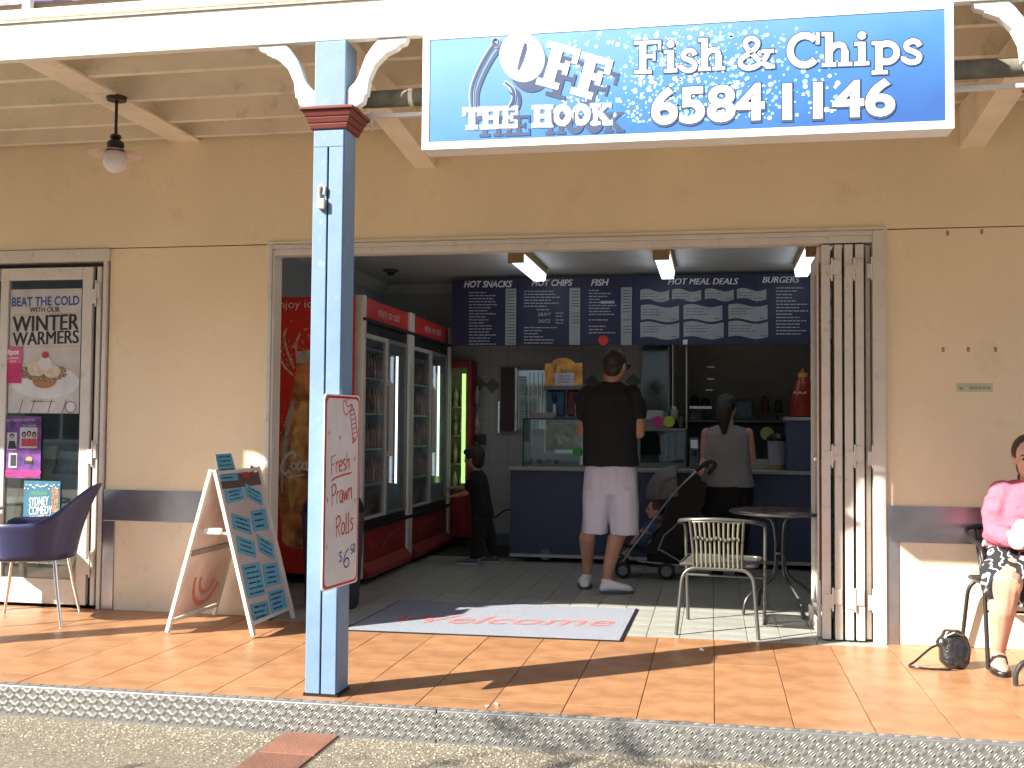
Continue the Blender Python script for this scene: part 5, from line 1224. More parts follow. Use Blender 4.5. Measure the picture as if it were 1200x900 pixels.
for x0, y0_, x1, y1_, nm, colr, lab in ((808, 476, 834, 479, 'shelf_rail', (.35, .37, .38), 'bright steel shelf edge left of the woman in the kitchen'), (809, 463, 819, 475.5, 'canister', (.03, .03, .03), 'dark canister on the kitchen shelf left of the woman'), (821, 466, 832, 475.5, 'canister', (.035, .03, .028), 'squat dark pot on the kitchen shelf nearest the woman'), (892, 464, 902, 482, 'jug', (.16, .06, .02), 'rusty orange jug on the kitchen bench right of the microwave'), (908, 468, 918, 484, 'canister', (.05, .055, .045), 'grey green canister on the kitchen bench near the sauce bottle')):
    t = MB(); p, q = at(x0, y1_, y=11.65), at(x1, y0_, y=11.65)
    if nm == 'shelf_rail': t.box(p.x, 11.65, p.z, q.x, 11.95, q.z); o = t.build('kitchen_shelf', MATS['chrome'], None, label=lab, cat='shelf')
    else:
        r_ = (q.x-p.x)/2; cx = (p.x+q.x)/2; t.lathe([(r_*.9, p.z), (r_, p.z+.02), (r_, q.z-.03), (r_*.6, q.z-.01), (r_*.6, q.z)], (cx, 11.75, 0), 18); t.build(nm, mat(nm+str(x0), colr, .4), None, smooth=True, label=lab, cat=nm)
b = MB()
for x_, y_ in ((832, 430), (832, 444), (830, 457)): abox(b, x_-3, y_-.5, x_+5, y_+.5, 12.15, 12.17)
b.build('rail_glint', MATS['chrome'], kb)
# sauce bottle on the raised end
sb = thing('sauce_bottle', 'large red sauce bottle with a yellow cap on the raised end of the counter', 'bottle', tuple(at(940, 488, y=10.0)))
c = at(941, 488, y=10.03); zt2 = at(941, 432, y=10.03).z; k = (zt2-rz)
MB().lathe([(.105, rz+.001), (.118, rz+.02*k), (.112, rz+.25*k), (.085, rz+.6*k), (.05, rz+.8*k), (.042, rz+.82*k)], (c.x, c.y, 0), 24).build('body', mat('sauce_red', (.24, .02, .012), .3, var=.2, scale=10), sb, smooth=True)
MB().lathe([(.046, rz+.821*k), (.046, rz+.91*k)], (c.x, c.y, 0), 20).build('cap', mat('cap_yellow', (.50, .32, .03), .5), sb); MB().lathe([(.03, rz+.911*k), (.008, rz+k)], (c.x, c.y, 0), 16).build('nozzle', MATS['sauce_red'], sb, smooth=True)
b = MB()
for j in range(5): cc = at(931+j*3.2, 460+(j % 2)*.8, y=c.y-.115); b.obox(cc, X*.008, Y*.004, (Z+X*.3)*.010)
b.build('label_marks', mat('label_cream', (.6, .55, .5), .5), sb)
# bucket, disc and box
bk = thing('white_bucket', 'white tub with a black top and yellow base band on the counter', 'tub', tuple(at(911, 550, y=10.1)))
c = at(911, 549, y=10.12); z1 = at(911, 517, y=10.12).z
MB().lathe([(.075, .8825), (.078, .93)], (c.x, c.y, 0), 24).build('yellow_band', mat('band_yellow', (.35, .28, .08), .6), bk); MB().lathe([(.079, .9305), (.088, z1)], (c.x, c.y, 0), 24).build('body', mat('tub_white', (.34, .36, .42), .5), bk, smooth=True)
MB().secs([((c.x, c.y, z1+.001), .095, .09), ((c.x, c.y, z1+.03), .10, .09), ((c.x, c.y, z1+.07), .05, .05)], 20).build('black_bag', m_black, bk, smooth=True)
yd = thing('yellow_disc', 'pale yellow round lid propped upright on the counter beside the tub', 'lid', tuple(at(899, 508, y=10.3)))
c = at(899, 508, y=10.3); MB().tube([(c.x, 10.3, c.z), (c.x, 10.315, c.z)], .062, 28).build('lid', mat('lid_yellow', (.38, .34, .10), .5), yd); MB().box(c.x-.01, 10.30, .8825, c.x+.01, 10.314, c.z-.063).build('stand', m_dark, yd)
b = MB(); p, q = at(879, 549, y=10.15), at(902, 539, y=10.15); b.box(p.x, 10.15, .8825, q.x, 10.4, q.z); b.build('cream_tray', mat('tray_cream', (.40, .38, .33), .6), None, bevel=.004, label='low cream tray on the counter beside the white tub', cat='tray')
cr = thing('card_terminal', 'chrome and black till terminal on the counter left of the woman', 'terminal', tuple(at(812, 538, y=10.05)))
b = MB(); p, q = at(808, 538, y=10.05), at(819, 513, y=10.05); b.box(p.x, 10.05, .8825, q.x, 10.12, q.z); b.build('case', MATS['mw_case'], cr, bevel=.008); b = MB(); b.box(p.x+.01, 10.044, p.z+.10, q.x-.01, 10.0495, q.z-.02); b.build('screen', MATS['chrome'], cr); b = MB(); b.box(p.x+.02, 10.04, p.z+.03, q.x-.02, 10.0495, p.z+.08); b.build('keypad', m_black, cr)
# cable by the boy
MB().tube(crom([(at(570, 604, y=11.0).x, 10.9, at(570, 604, y=11.0).z), (at(580, 606, y=10.6).x, 10.6, at(580, 606, y=10.6).z), (at(592, 598, y=10.2).x, 10.2, at(592, 598, y=10.2).z), (CX0+.01, 10.1, .46)], 8), .008, 8).build('power_cable', m_black, None, smooth=True, label='black power cable drooping between the boy and the counter', cat='cable')
# ================================================================== SMALL THINGS OUTSIDE
m_lit = mat('litter_white', (.75, .73, .68), .7)
for i, (px_, py_, lab) in enumerate(((822, 762, 'crumpled white paper scrap on the tiles inside the post shadow line'), (582, 824, 'white petal on the tiles near the kerb, nearer the post shadow'), (571, 826, 'tiny yellowish petal on the tiles beside the kerb'))):
    c = at(px_, py_, z=.01); b = MB(); r_ = random.Random(i); s_ = (.022, .012, .010)[i]
    vs = [(c.x+s_*r_.uniform(-1, 1), c.y+s_*.8*r_.uniform(-1, 1), .001+s_*.9*r_.random()) for _ in range(14)]
    bm = bmesh.new(); [bm.verts.new(v) for v in vs]; bmesh.ops.convex_hull(bm, input=bm.verts); me = bpy.data.meshes.new('scrap'); bm.to_mesh(me); bm.free(); me.materials.append(m_lit)
    o = bpy.data.objects.new('paper_scrap' if i == 0 else 'petal', me); COL.objects.link(o); tag(o, lab, 'litter')
hb = thing('handbag', 'small black leather handbag with a looped strap lying on the tiles by the wall', 'handbag', tuple(at(1118, 783, z=0)))
c = at(1119, 783, z=0); cy = c.y+.02
m_lea = mat('black_leather', (.018, .017, .018), .28, var=.4, scale=25, bump=.5, bscale=60, coat=.4)
b = MB(); b.secs([((c.x+.005, cy, .003), .05, .055), ((c.x, cy, .03), .075, .07), ((c.x+.005, cy, .10), .082, .06), ((c.x-.0, cy, .16), .07, .045), ((c.x-.012, cy, .20), .04, .03)], 24, p=2.6)
b.ball((c.x-.06, cy-.01, .13), (.035, .04, .035), 12); blend(b, 'body', m_lea, hb, .008, 3)
b = MB(); b.tube([(c.x-.05, cy-.045, .17), (c.x-.01, cy-.062, .195), (c.x+.04, cy-.052, .18)], .004, 8); b.build('zip', mat('zip_brass', (.45, .38, .22), .3, metal=.9), hb, smooth=True)
MB().tube(crom([(c.x-.07, cy-.01, .12), (c.x-.12, cy-.02, .10), (c.x-.20, cy-.03, .03), (c.x-.235, cy-.05, .008), (c.x-.20, cy-.085, .007), (c.x-.12, cy-.10, .007), (c.x-.04, cy-.095, .010), (c.x+.0, cy-.07, .03)], 6), .0065, 8).build('strap', m_lea, hb, smooth=True)
# wall note
c0_, c1_ = at(1121, 459, y=YW), at(1163, 449, y=YW)
wn = thing('wall_note', 'small pale strip label with green writing stuck on the wall at the right', 'label', tuple(c0_))
MB().box(c0_.x, YW-.0015, c0_.z, c1_.x, YW-.0003, c1_.z).build('strip', mat('note_pale', (.52, .52, .36), .7), wn)
b = MB(); words(b, 1124, 1131, 456.5, 3, YW-.0016, rr); words(b, 1136, 1160, 456, 3, YW-.0016, rr); b.build('green_writing', mat('note_green', (.25, .35, .2), .7), wn)

# more clutter along the back of the counter and on the kitchen bench
rc = random.Random(17)
for i, (x_, w_, h_, colr, lab) in enumerate(((690, 5, 12, (.30, .31, .33), 'grey paper cup stack on the counter hidden partly by the man'), (742, 6, 15, (.45, .44, .42), 'pale cup stack on top of the food warmer beside the man'),
        (797, 6, 12, (.18, .10, .06), 'small brown carton at the right end of the food warmer top'))):
    c = at(x_, 501, y=10.3); r_ = w_/240
    t = MB(); t.lathe([(r_*.7, c.z), (r_, c.z+h_*.0085), (r_*1.05, c.z+h_*.009)], (c.x, 10.35, 0), 16); t.build('cup_stack' if i < 2 else 'carton', mat('clutter'+str(i), colr, .5), None, smooth=True, label=lab, cat='cups' if i < 2 else 'carton')
for i, (x_, w_, h_, colr, lab) in enumerate(((838, 10, 9, (.10, .10, .11), 'dark appliance on the kitchen bench behind the head of the woman'), (917, 10, 6, (.22, .2, .17), 'low beige dish on the kitchen bench under the sauce bottle'), (815, 12, 10, (.30, .30, .30), 'grey steel box on the kitchen bench left of the woman'))):
    t = MB(); p, q = at(x_-w_/2, 491.5, y=11.8), at(x_+w_/2, 491.5-h_, y=11.8); t.box(p.x, 11.8, zk+.001, q.x, 12.05, q.z); t.build('kitchen_box', mat('kit'+str(i), colr, .5), None, bevel=.01, label=lab, cat='kitchen box')
# ================================================================== PEOPLE
def frame(F):
    F = V3(F).normalized(); R_ = F.cross(Z).normalized(); U_ = R_.cross(F); return R_, F, U_
def limb(mb, pts, rad, n=12):
    mb.tube(pts, rad, n)
    for p, r in ((pts[0], rad[0]), (pts[-1], rad[-1])): mb.ball(p, r*.98, 10)
def head(mb, c, s, F, wide=1):
    R_, F, U_ = frame(F); rot = Matrix((R_, F, U_)).transposed()
    def q(x, y, z): return V3(c)+R_*x*s*wide+F*y*s+U_*z*s
    def bl_(x, y, z, a, b, d): mb.ball(q(x, y, z), (a*s*wide, b*s, d*s), 20, rot)
    bl_(0, -.05, .12, .335, .405, .375); bl_(0, .10, -.10, .285, .28, .34); bl_(0, .17, -.36, .16, .15, .12); bl_(0, .05, -.27, .25, .26, .19)
    bl_(0, .405, -.07, .042, .075, .10); bl_(0, .425, -.125, .062, .06, .045); bl_(0, .33, .06, .24, .06, .05)
    bl_(0, .335, -.245, .10, .05, .028); bl_(0, .33, -.29, .085, .045, .028)
    for e in (-1, 1): bl_(e*.335, -.02, -.05, .035, .075, .12); bl_(e*.17, .25, -.12, .09, .08, .09)
    return q
def eyes(q, s, t):
    for e in (-1, 1):
        MB().ball(q(e*.125, .335, .0), (.042*s,)*3, 12).build('eye', mat('eye', (.03, .02, .018), .2), t, smooth=True)
        MB().ball(q(e*.13, .365, .085), (.07*s, .02*s, .014*s), 10).build('eyebrow', m_hair, t, smooth=True)
    MB().ball(q(0, .372, -.268), (.075*s, .02*s, .012*s), 10).build('lips', mat('lips', (.36, .12, .09), .5), t, smooth=True)
def hand_(mb, w_, d, nrm, s=1.0, curl=.5, side=1):
    """w_ wrist, d finger direction, nrm palm normal (fingers curl towards it), side = where the thumb sits"""
    d = V3(d).normalized(); nrm = V3(nrm); nrm = (nrm-d*nrm.dot(d)).normalized(); a = d.cross(nrm)*side
    w_ = V3(w_); rot = Matrix((d, a, nrm)).transposed()
    mb.ball(w_+d*.045*s, (.050*s, .041*s, .016*s), 14, rot); mb.ball(w_+d*.012*s, (.03*s, .028*s, .019*s), 12, rot)
    for k, (o, L) in enumerate(((.030, .068), (.010, .076), (-.010, .070), (-.030, .054))):
        p = w_+d*(.085-.004*abs(k-1))*s+a*o*s; pts = [p-d*.02*s, p]; ang = curl*.5; r = [.0088*s, .0086*s]
        for sg in (.42, .32, .26):
            dd = d*math.cos(ang)+nrm*math.sin(ang)+a*o*1.2; p = p+dd*L*sg*s; pts.append(p); r.append(r[-1]*.93); ang += curl*.8
        mb.tube(pts, r, 8); mb.ball(pts[-1], r[-1], 8)
    p = w_+d*.022*s+a*.028*s; q_ = p+(d*.5+a*.75+nrm*.3).normalized()*.034*s; e_ = q_+(d*.85+a*.25+nrm*.45).normalized()*.030*s
    mb.tube([p-a*.015*s, p, q_, e_], [.012*s, .0115*s, .010*s, .008*s], 8); mb.ball(e_, .008*s, 8)
def shoe(name, mt, ms, t, heel, toe, h=.075, wid=.045, label=None):
    heel, toe = V3(heel), V3(toe); heel.z = toe.z = 0; d = (toe-heel); L = d.length; d.normalize(); a = Z.cross(d)
    b = MB()
    secs_ = [(.0, .030, .055), (.12, .040, .075), (.30, .040, h), (.48, .042, h*.80), (.70, .048, h*.62), (.88, .042, h*.50), (1.0, .018, h*.30)]
    rings = []
    for u, w_, hh in secs_:
        c = heel+d*L*u; rings.append([c+a*(w_*(wid/.045))*math.cos(2*PI*j/16)+Z*(.012+hh*.5+hh*.5*math.sin(2*PI*j/16)) for j in range(16)])
    b.loft(rings); o = b.build(name, mt, t, smooth=60, sub=1, label=label)
    b = MB(); out = []
    for k in range(20):
        an = 2*PI*k/20; u = .5-.5*math.cos(an); w_ = (.036+.016*math.sin(PI*u))*(wid/.045); out.append(heel+d*L*(u*1.02-.01)+a*w_*math.copysign(abs(math.sin(an))**.6, math.sin(an)))
    b.prism([p+Z*.001 for p in out], (0, 0, .020)); b.build('sole', ms, o, bevel=.003)
    return o
m_cloth_k = mat('black_cotton', (.011, .011, .012), .9, var=.15, scale=9, bump=.15, bscale=18)
m_shorts = mat('pale_shorts', (.66, .62, .74), .85, var=.05, scale=7, bump=.35, bscale=9)
m_grey = mat('grey_jersey', (.30, .30, .335), .85, var=.08, scale=9, bump=.2, bscale=14)
m_shoe = mat('white_leather', (.82, .82, .84), .5)
# ---- the man
my = 8.32
def P(px, py, dy=0): return at(px, py, y=my+dy)
mn_ = thing('person', 'man with short dark hair in black T-shirt and long pale shorts, his back turned', 'person', tuple(at(705, 694, z=0)))
fl_, fr2 = at(684, 691, z=0), at(710, 696, z=0)
sk = MB()
hc = P(721.5, 428); q = head(sk, hc, .245, (.42, 1, -.02))
limb(sk, [P(718, 436), P(716, 452)], [.062, .072])
# torso core and limbs
sk.secs([(P(714, 460), .16, .07), (P(714, 500), .16, .09), (P(715, 560), .15, .10)], 20)
an = V3((fl_.x+.015, fl_.y+.09, .09)); kn = P(690, 622, .02)
limb(sk, [P(700, 560, .02), kn, V3((an.x*.4+kn.x*.6-.004, kn.y-.02, .40)), V3((an.x*.8+kn.x*.2, an.y, .20)), an, an+V3((0, .02, -.05))], [.085, .062, .064, .045, .036, .034])
an2 = V3((fr2.x+.0, fr2.y+.04, .09)); kn2 = P(727, 622, .0)
limb(sk, [P(730, 560, 0), kn2, V3((an2.x*.35+kn2.x*.65, kn2.y-.035, .40)), V3((an2.x*.8+kn2.x*.2, an2.y, .20)), an2, an2+V3((.02, .02, -.05))], [.09, .064, .066, .047, .037, .034])
# arms: left forearm reaches forward, right elbow bent
sL, eL = P(684, 466), P(683, 508, .05); wL = V3((eL.x+.10, eL.y+.23, eL.z+.06))
limb(sk, [sL, (sL+eL)/2, eL, (eL+wL)/2, wL], [.052, .046, .040, .038, .028]); hand_(sk, wL, wL-eL, (.3, 0, 1), 1, .5, 1)
sR, eR = P(747, 466), P(749, 509, .0); wR = V3((eR.x-.02, eR.y+.25, eR.z+.02))
limb(sk, [sR, (sR+eR)/2, eR, (eR+wR)/2, wR], [.055, .050, .044, .041, .029]); hand_(sk, wR, wR-eR, (-.3, 0, 1), 1, .5, -1)
blend(sk, 'body', m_skin, mn_, .0068, 3); eyes(q, .245, mn_)
sh = MB()
sh.secs([(P(716, 447, -.0), .062, .062), (P(715, 450), .11, .08), (P(714.5, 456), .175, .095), (P(714.5, 463), .215, .115), (P(714.5, 480), .222, .130), (P(715, 505), .208, .128), (P(715, 530), .210, .130), (P(715.5, 546), .218, .136)], 30, p=2.3)
limb(sh, [P(689, 461), P(685, 470, .0), P(683.5, 485, .02)], [.070, .070, .064])
limb(sh, [P(741, 461), P(746, 472, 0), P(748, 485, 0)], [.072, .072, .066])
folds(blend(sh, 'tshirt', m_cloth_k, mn_, .009, 4), .0055, 8, 5)
so_ = MB()
so_.secs([(P(715.5, 541), .185, .115), (P(715.5, 555), .200, .135), (P(715.5, 578), .210, .142)], 28, p=2.3)
for c0, c1, c2, r0, r1 in ((P(700.5, 572), P(698.5, 600), P(697.5, 624.5), .108, .094), (P(731, 572), P(731.5, 600), P(731.5, 625.5), .110, .108)):
    so_.secs([(c0, r0, .13), (c1, (r0+r1)/2, .125), (c2, r1, .118)], 24, p=2.3)
folds(blend(so_, 'shorts', m_shorts, mn_, .009, 3), .009, 11, 2.2)
st = MB(); 
for dx in (0, .014): st.tube([P(748.0, 560, -.02)+X*dx, P(747.6, 590, -.02)+X*dx, P(747.4, 622, -.02)+X*dx], .0035, 6)
st.build('side_stripe', mat('navy_stripe', (.03, .03, .07), .8), mn_, smooth=True)
hr = MB(); R_, F_, U_ = frame((.42, 1, -.02)); rot = Matrix((R_, F_, U_)).transposed()
hr.ball(hc+U_*.036-F_*.018, (.0875, .104, .096), 20, rot); hr.ball(hc-F_*.055-U_*.025, (.073, .060, .07), 16, rot)
blend(hr, 'hair', m_hair, mn_, .007, 3)
MB().tube([q(-.36, .02, .02), q(-.31, .30, .03), q(-.12, .42, .02)], .008, 8).tube([q(.36, .02, .02), q(.31, .30, .03), q(.12, .42, .02)], .008, 8).ball(q(.17, .40, .0), (.036, .02, .028), 14).ball(q(-.17, .40, .0), (.036, .02, .028), 14).build('sunglasses', m_black, mn_, smooth=True)
hd0 = fl_; shoe('shoe', m_shoe, mat('dark_sole', (.10, .10, .11), .6), mn_, (fl_.x+.01, fl_.y-.01, 0), (fl_.x-.03, fl_.y+.28, 0), .10, .052)
shoe('shoe', m_shoe, MATS['dark_sole'], mn_, (fr2.x-.05, fr2.y+.01, 0), (fr2.x+.20, fr2.y+.08, 0), .10, .052)
for c in (an, an2): MB().secs([(c+V3((0, 0, -.035)), .042, .045), (c+V3((0, 0, .02)), .040, .042)], 16).build('sock', m_white, mn_, smooth=True)
# ---- the standing woman
wy = 9.42
def P(px, py, dy=0): return at(px, py, y=wy+dy)
wm = thing('person', 'woman with a dark ponytail in a grey sleeveless top and black trousers holding the pushchair', 'person', tuple(P(852, 662)))
sk = MB(); hc = P(852, 478); q = head(sk, hc, .225, (.35, 1, -.05))
limb(sk, [P(852, 488), P(852, 500)], [.05, .06])
sk.secs([(P(852, 505), .14, .07), (P(852, 540), .13, .08), (P(852, 575), .14, .09)], 18)
sL, eL = P(828, 507), P(825.5, 540, .0); wL = V3((eL.x-.02, eL.y+.02, eL.z-.03)); wL = P(822, 548, -.22)
limb(sk, [sL, (sL+eL)/2, eL, (eL+wL)/2, wL], [.045, .047, .040, .034, .025]); hand_(sk, wL, wL-eL, (0, 0, -1), .9, .9, 1)
sR, eR = P(876.5, 507), P(881.5, 538, .02); wR = V3((eR.x-.05, eR.y+.22, eR.z+.05))
limb(sk, [sR, (sR+eR)/2, eR, (eR+wR)/2, wR], [.045, .043, .036, .034, .025]); hand_(sk, wR, wR-eR, (-1, 0, 0), .9, .6, -1)
for dx, fx in ((-.085, 840), (.085, 866)): limb(sk, [P(852, 585)+X*dx, V3((P(852, 600).x+dx, wy, .45)), V3((P(852, 600).x+dx, wy+.01, .08))], [.09, .06, .04])
blend(sk, 'body', m_skin2, wm, .0068, 3); eyes(q, .225, wm)
sh = MB(); sh.secs([(P(852, 498.5), .08, .06), (P(852, 502), .15, .08), (P(852, 509), .195, .105), (P(852, 525), .195, .125), (P(852, 545), .196, .125), (P(852, 558), .215, .14), (P(852, 570), .235, .155)], 28, p=2.2)
folds(blend(sh, 'top', m_grey, wm, .009, 4), .007, 9, 6)
tr = MB(); tr.secs([(P(852, 562), .20, .13), (P(852, 580), .225, .150), (P(852, 600), .22, .145)], 26)
for dx in (-.105, .105): tr.secs([(P(852, 592)+X*dx, .12, .14), (V3((P(852, 600).x+dx, wy, .48)), .088, .10), (V3((P(852, 600).x+dx*.95, wy, .25)), .072, .08), (V3((P(852, 600).x+dx*.95, wy, .07)), .062, .07)], 20)
folds(blend(tr, 'trousers', m_cloth_k, wm, .010, 3), .008, 9, 3)
hr = MB(); R_, F_, U_ = frame((.35, 1, -.05)); rot = Matrix((R_, F_, U_)).transposed()
hr.ball(hc+U_*.035-F_*.028, (.088, .10, .092), 18, rot); hr.ball(hc-F_*.08+U_*.05, (.055, .05, .05), 14)
b_ = hc-F_*.09
limb(hr, [b_+U_*.05, P(849, 480, -.12), P(848, 493, -.15), P(848.5, 507, -.13)], [.055, .066, .056, .022])
blend(hr, 'hair', m_hair, wm, .008, 2)
for dx in (-.1, .1): c = V3((P(852, 600).x+dx, wy, 0)); shoe('shoe', m_black, m_black, wm, (c.x, c.y-.06, 0), (c.x+.03, c.y+.18, 0))
# ---- the boy
by_ = 9.60
def P(px, py, dy=0): return at(px, py, y=by_+dy)
by2 = thing('person', 'small boy in dark clothes reaching into the green lit cooler', 'person', tuple(at(560, 661, z=0)))
sk = MB(); hc = P(555, 537); q = head(sk, hc, .205, (-1, .25, -.08))
limb(sk, [P(557, 545), P(559, 556)], [.038, .045]); sk.secs([(P(560, 560), .07, .09), (P(562, 580), .075, .10), (P(565, 600), .08, .10)], 16)
sh1, e1, w1 = P(556, 562, -.06), P(546, 578, -.06), P(533, 581, -.04)
limb(sk, [sh1, e1, w1], [.034, .028, .020]); hand_(sk, w1, w1-e1, (0, 0, 1), .7, .5, 1)
sh1, e1, w1 = P(556, 561, .08), P(546, 573, .10), P(534, 572, .12)
limb(sk, [sh1, e1, w1], [.034, .028, .020]); hand_(sk, w1, w1-e1, (0, 0, -1), .7, .5, 1)
limb(sk, [P(562, 600, -.05), P(561, 628, -.05), P(556, 653, -.05)], [.06, .045, .03]); limb(sk, [P(567, 600, .05), P(574, 626, .07), P(580, 651, .09)], [.06, .045, .03])
blend(sk, 'body', m_skin, by2, .006, 2); eyes(q, .205, by2)
sh = MB(); sh.secs([(P(558.5, 551), .045, .05), (P(560, 556), .075, .105), (P(561, 568), .092, .125), (P(563, 585), .095, .12), (P(566, 604), .105, .12)], 22)
limb(sh, [P(556, 561, -.07), P(549, 572, -.07)], [.046, .038]); limb(sh, [P(556, 561, .07), P(549, 569, .09)], [.046, .038]); blend(sh, 'tshirt', m_cloth_k, by2, .007, 3)
tr = MB(); tr.secs([(P(565, 597), .095, .11), (P(565, 610), .10, .115)], 18)
tr.secs([(P(563, 605, -.05), .08, .075), (P(561.5, 630, -.05), .062, .06), (P(557, 654, -.05), .055, .05)], 16); tr.secs([(P(567, 605, .05), .08, .075), (P(574, 628, .07), .062, .06), (P(581, 651, .09), .055, .05)], 16)
blend(tr, 'trousers', mat('dark_denim', (.018, .018, .022), .85), by2, .007, 3)
hr = MB(); R_, F_, U_ = frame((-1, .25, -.08)); rot = Matrix((R_, F_, U_)).transposed()
hr.ball(hc+U_*.035-F_*.02, (.082, .096, .085), 18, rot); hr.ball(hc-F_*.045-U_*.02, (.072, .06, .075), 14, rot); hr.ball(hc+F_*.05+U_*.06, (.06, .045, .035), 12, rot); blend(hr, 'hair', m_hair, by2, .007, 1)
c = at(556, 662, z=0); shoe('shoe', mat('blue_grey_shoe', (.12, .15, .24), .6), m_offw, by2, (c.x+.03, c.y, 0), (c.x-.17, c.y-.01, 0), .06, .038)
c = at(579, 660, z=0); shoe('shoe', MATS['blue_grey_shoe'], m_offw, by2, (c.x+.05, c.y, 0), (c.x-.13, c.y-.03, 0), .06, .038)
# ---- pushchair and toddler
sy = 9.05
def P(px, py, dy=0): return at(px, py, y=sy+dy)
pc = thing('pushchair', 'black folding pushchair with a grey hood and silver side tubes beside the man', 'pushchair', tuple(at(760, 672, z=0)))
m_pt = mat('pushchair_tube', (.42, .42, .42), .3, metal=.8)
m_pf = mat('black_canvas', (.016, .016, .018), .8, bump=.2, bscale=30)
for dy in (0, .36):
    MB().tube(crom([P(729, 668, dy), P(732, 655, dy), P(752, 628, dy), P(788, 580, dy), P(812, 556, dy), P(822, 548, dy)], 5), .010, 9).build('side_tube', m_pt, pc, smooth=True)
    MB().tube([P(729, 648, dy), P(750, 658, dy), P(790, 662, dy), P(822, 665, dy)], .009, 8).build('lower_tube', m_pt, pc, smooth=True)
    MB().tube(crom([P(816, 552, dy), P(824, 545, dy), P(832, 541, dy), P(838, 545, dy), P(830, 556, dy)], 5), .017, 10).build('handle', m_black, pc, smooth=True)
    MB().tube([P(771, 645, dy), P(778, 628, dy), P(800, 608, dy)], .007, 8).tube([P(773, 644, dy), P(802, 661, dy)], .007, 8).build('brace', m_pt, pc, smooth=True)
    for px_, py_, rw in ((730, 671, .066), (781, 671, .070)):
        for o_ in (-.03, .03):
            c = P(px_, py_, dy+o_); c.z = rw; w_ = MB(); w_.tube([c-Y*.012, c+Y*.012], rw, 22)
            wo = w_.build('wheel', m_black, pc, bevel=.005); MB().tube([c-Y*.015, c+Y*.015], rw*.62, 18).build('hub', mat('hub_grey', (.26, .28, .33), .5), wo, bevel=.003)
c = P(806, 668, .18)
st_ = MB()
def slab(mb, pts, r): # cushion strip across the chair width
    for a, b in zip(pts, pts[1:]):
        for k in range(5):
            pass
    A = [P(x, y, .03) for x, y in pts]; B = [P(x, y, .33) for x, y in pts]
    rings = []
    for i in range(len(pts)):
        d = (A[min(i+1, len(A)-1)]-A[max(i-1, 0)]).normalized(); n_ = d.cross(Y).normalized()*r
        rings.append([A[i]+n_, B[i]+n_, B[i]-n_, A[i]-n_])
    mb.loft(rings)
slab(st_, [(742, 640), (758, 646), (772, 640), (786, 612), (800, 582), (806, 562)], .022)
st_.build('seat', m_pf, pc, bevel=.01)
sd_ = MB(); sd_.prism([P(x, y, .0) for x, y in ((752, 648), (800, 650), (806, 622), (826, 590), (828, 566), (808, 556), (797, 553), (785, 590), (772, 622))], (0, .006, 0)); sd_.prism([P(x, y, .36) for x, y in ((752, 648), (800, 650), (806, 622), (826, 590), (828, 566), (808, 556), (797, 553), (785, 590), (772, 622))], (0, .006, 0))
sd_.build('side_canvas', m_pf, pc)
bs = MB(); bs.secs([(P(772, 662, .18), .10, .16), (P(782, 650, .18), .17, .17), (P(786, 636, .18), .16, .16)], 20, p=3); bs.build('basket', m_pf, pc, smooth=True)
fo = MB(); slab(fo, [(722, 634), (734, 640), (746, 640)], .015); fo.build('footrest', m_pf, pc, bevel=.006)
# hood: ribs of a quarter dome
hd_ = MB(); rings = []; HC = P(793, 580, .18)
for i in range(9):
    a = math.radians(188-i*12.5); R0 = .255
    rings.append([V3((HC.x+math.cos(a)*R0*(.55+.45*math.sin(PI*j/10))+.0, sy+.0+.36*j/10, HC.z-.01+math.sin(a)*R0*(.62+.38*math.sin(PI*j/10)))) for j in range(11)])
n_ = 11
for i in range(len(rings)-1):
    pass
vs = [p for r in rings for p in r]; hd_.add(vs, [(i*11+j, i*11+j+1, (i+1)*11+j+1, (i+1)*11+j) for i in range(8) for j in range(10)])
for j in (0, 10):
    ctr_ = HC+Y*((j-5)*.036)+X*.02; hd_.add([ctr_]+[r[j] for r in rings], [(0, i+1, i+2) for i in range(8)])
o = hd_.build('hood', mat('hood_grey', (.20, .19, .20), .8, bump=.2, bscale=20), pc, smooth=80); m_ = o.modifiers.new('t', 'SOLIDIFY'); m_.thickness = .008
td = thing('person', 'toddler in blue reclining in the pushchair, only the face and one blue side showing', 'person', tuple(P(765, 625, .18)))
sk = MB(); hc = P(767, 597, .06); q = head(sk, hc, .165, (-.9, -.35, .05))
limb(sk, [P(770, 605, .09), P(774, 612, .15)], [.03, .035]); sk.secs([(P(774, 612, .18), .05, .07), (P(768, 630, .18), .06, .075)], 14)
limb(sk, [P(772, 614, .08), P(762, 624, .06), P(752, 622, .05)], [.026, .022, .018]); hand_(sk, P(752, 622, .05), (-1, 0, .1), (0, 0, -1), .5, .6, 1)
limb(sk, [P(776, 613, .27), P(762, 622, .29), P(752, 622, .29)], [.026, .022, .018]); hand_(sk, P(752, 622, .29), (-1, 0, .1), (0, 0, -1), .5, .6, -1)
for dy in (.1, .24): limb(sk, [P(765, 636, dy), P(748, 628, dy), P(736, 645, dy)], [.036, .030, .022]); sk.ball(P(734, 647, dy), (.035, .02, .018), 8)
blend(sk, 'body', m_skin2, td, .006, 2); eyes(q, .165, td)
bl_ = MB(); bl_.secs([(P(768, 609, .18), .05, .09), (P(764, 618, .18), .085, .13), (P(757, 628, .18), .10, .14), (P(754, 636, .18), .07, .12)], 18); limb(bl_, [P(770, 612, .08), P(762, 622, .06)], [.034, .03]); blend(bl_, 'romper', mat('blue_romper', (.045, .11, .27), .8, var=.2, scale=20), td, .007, 2)
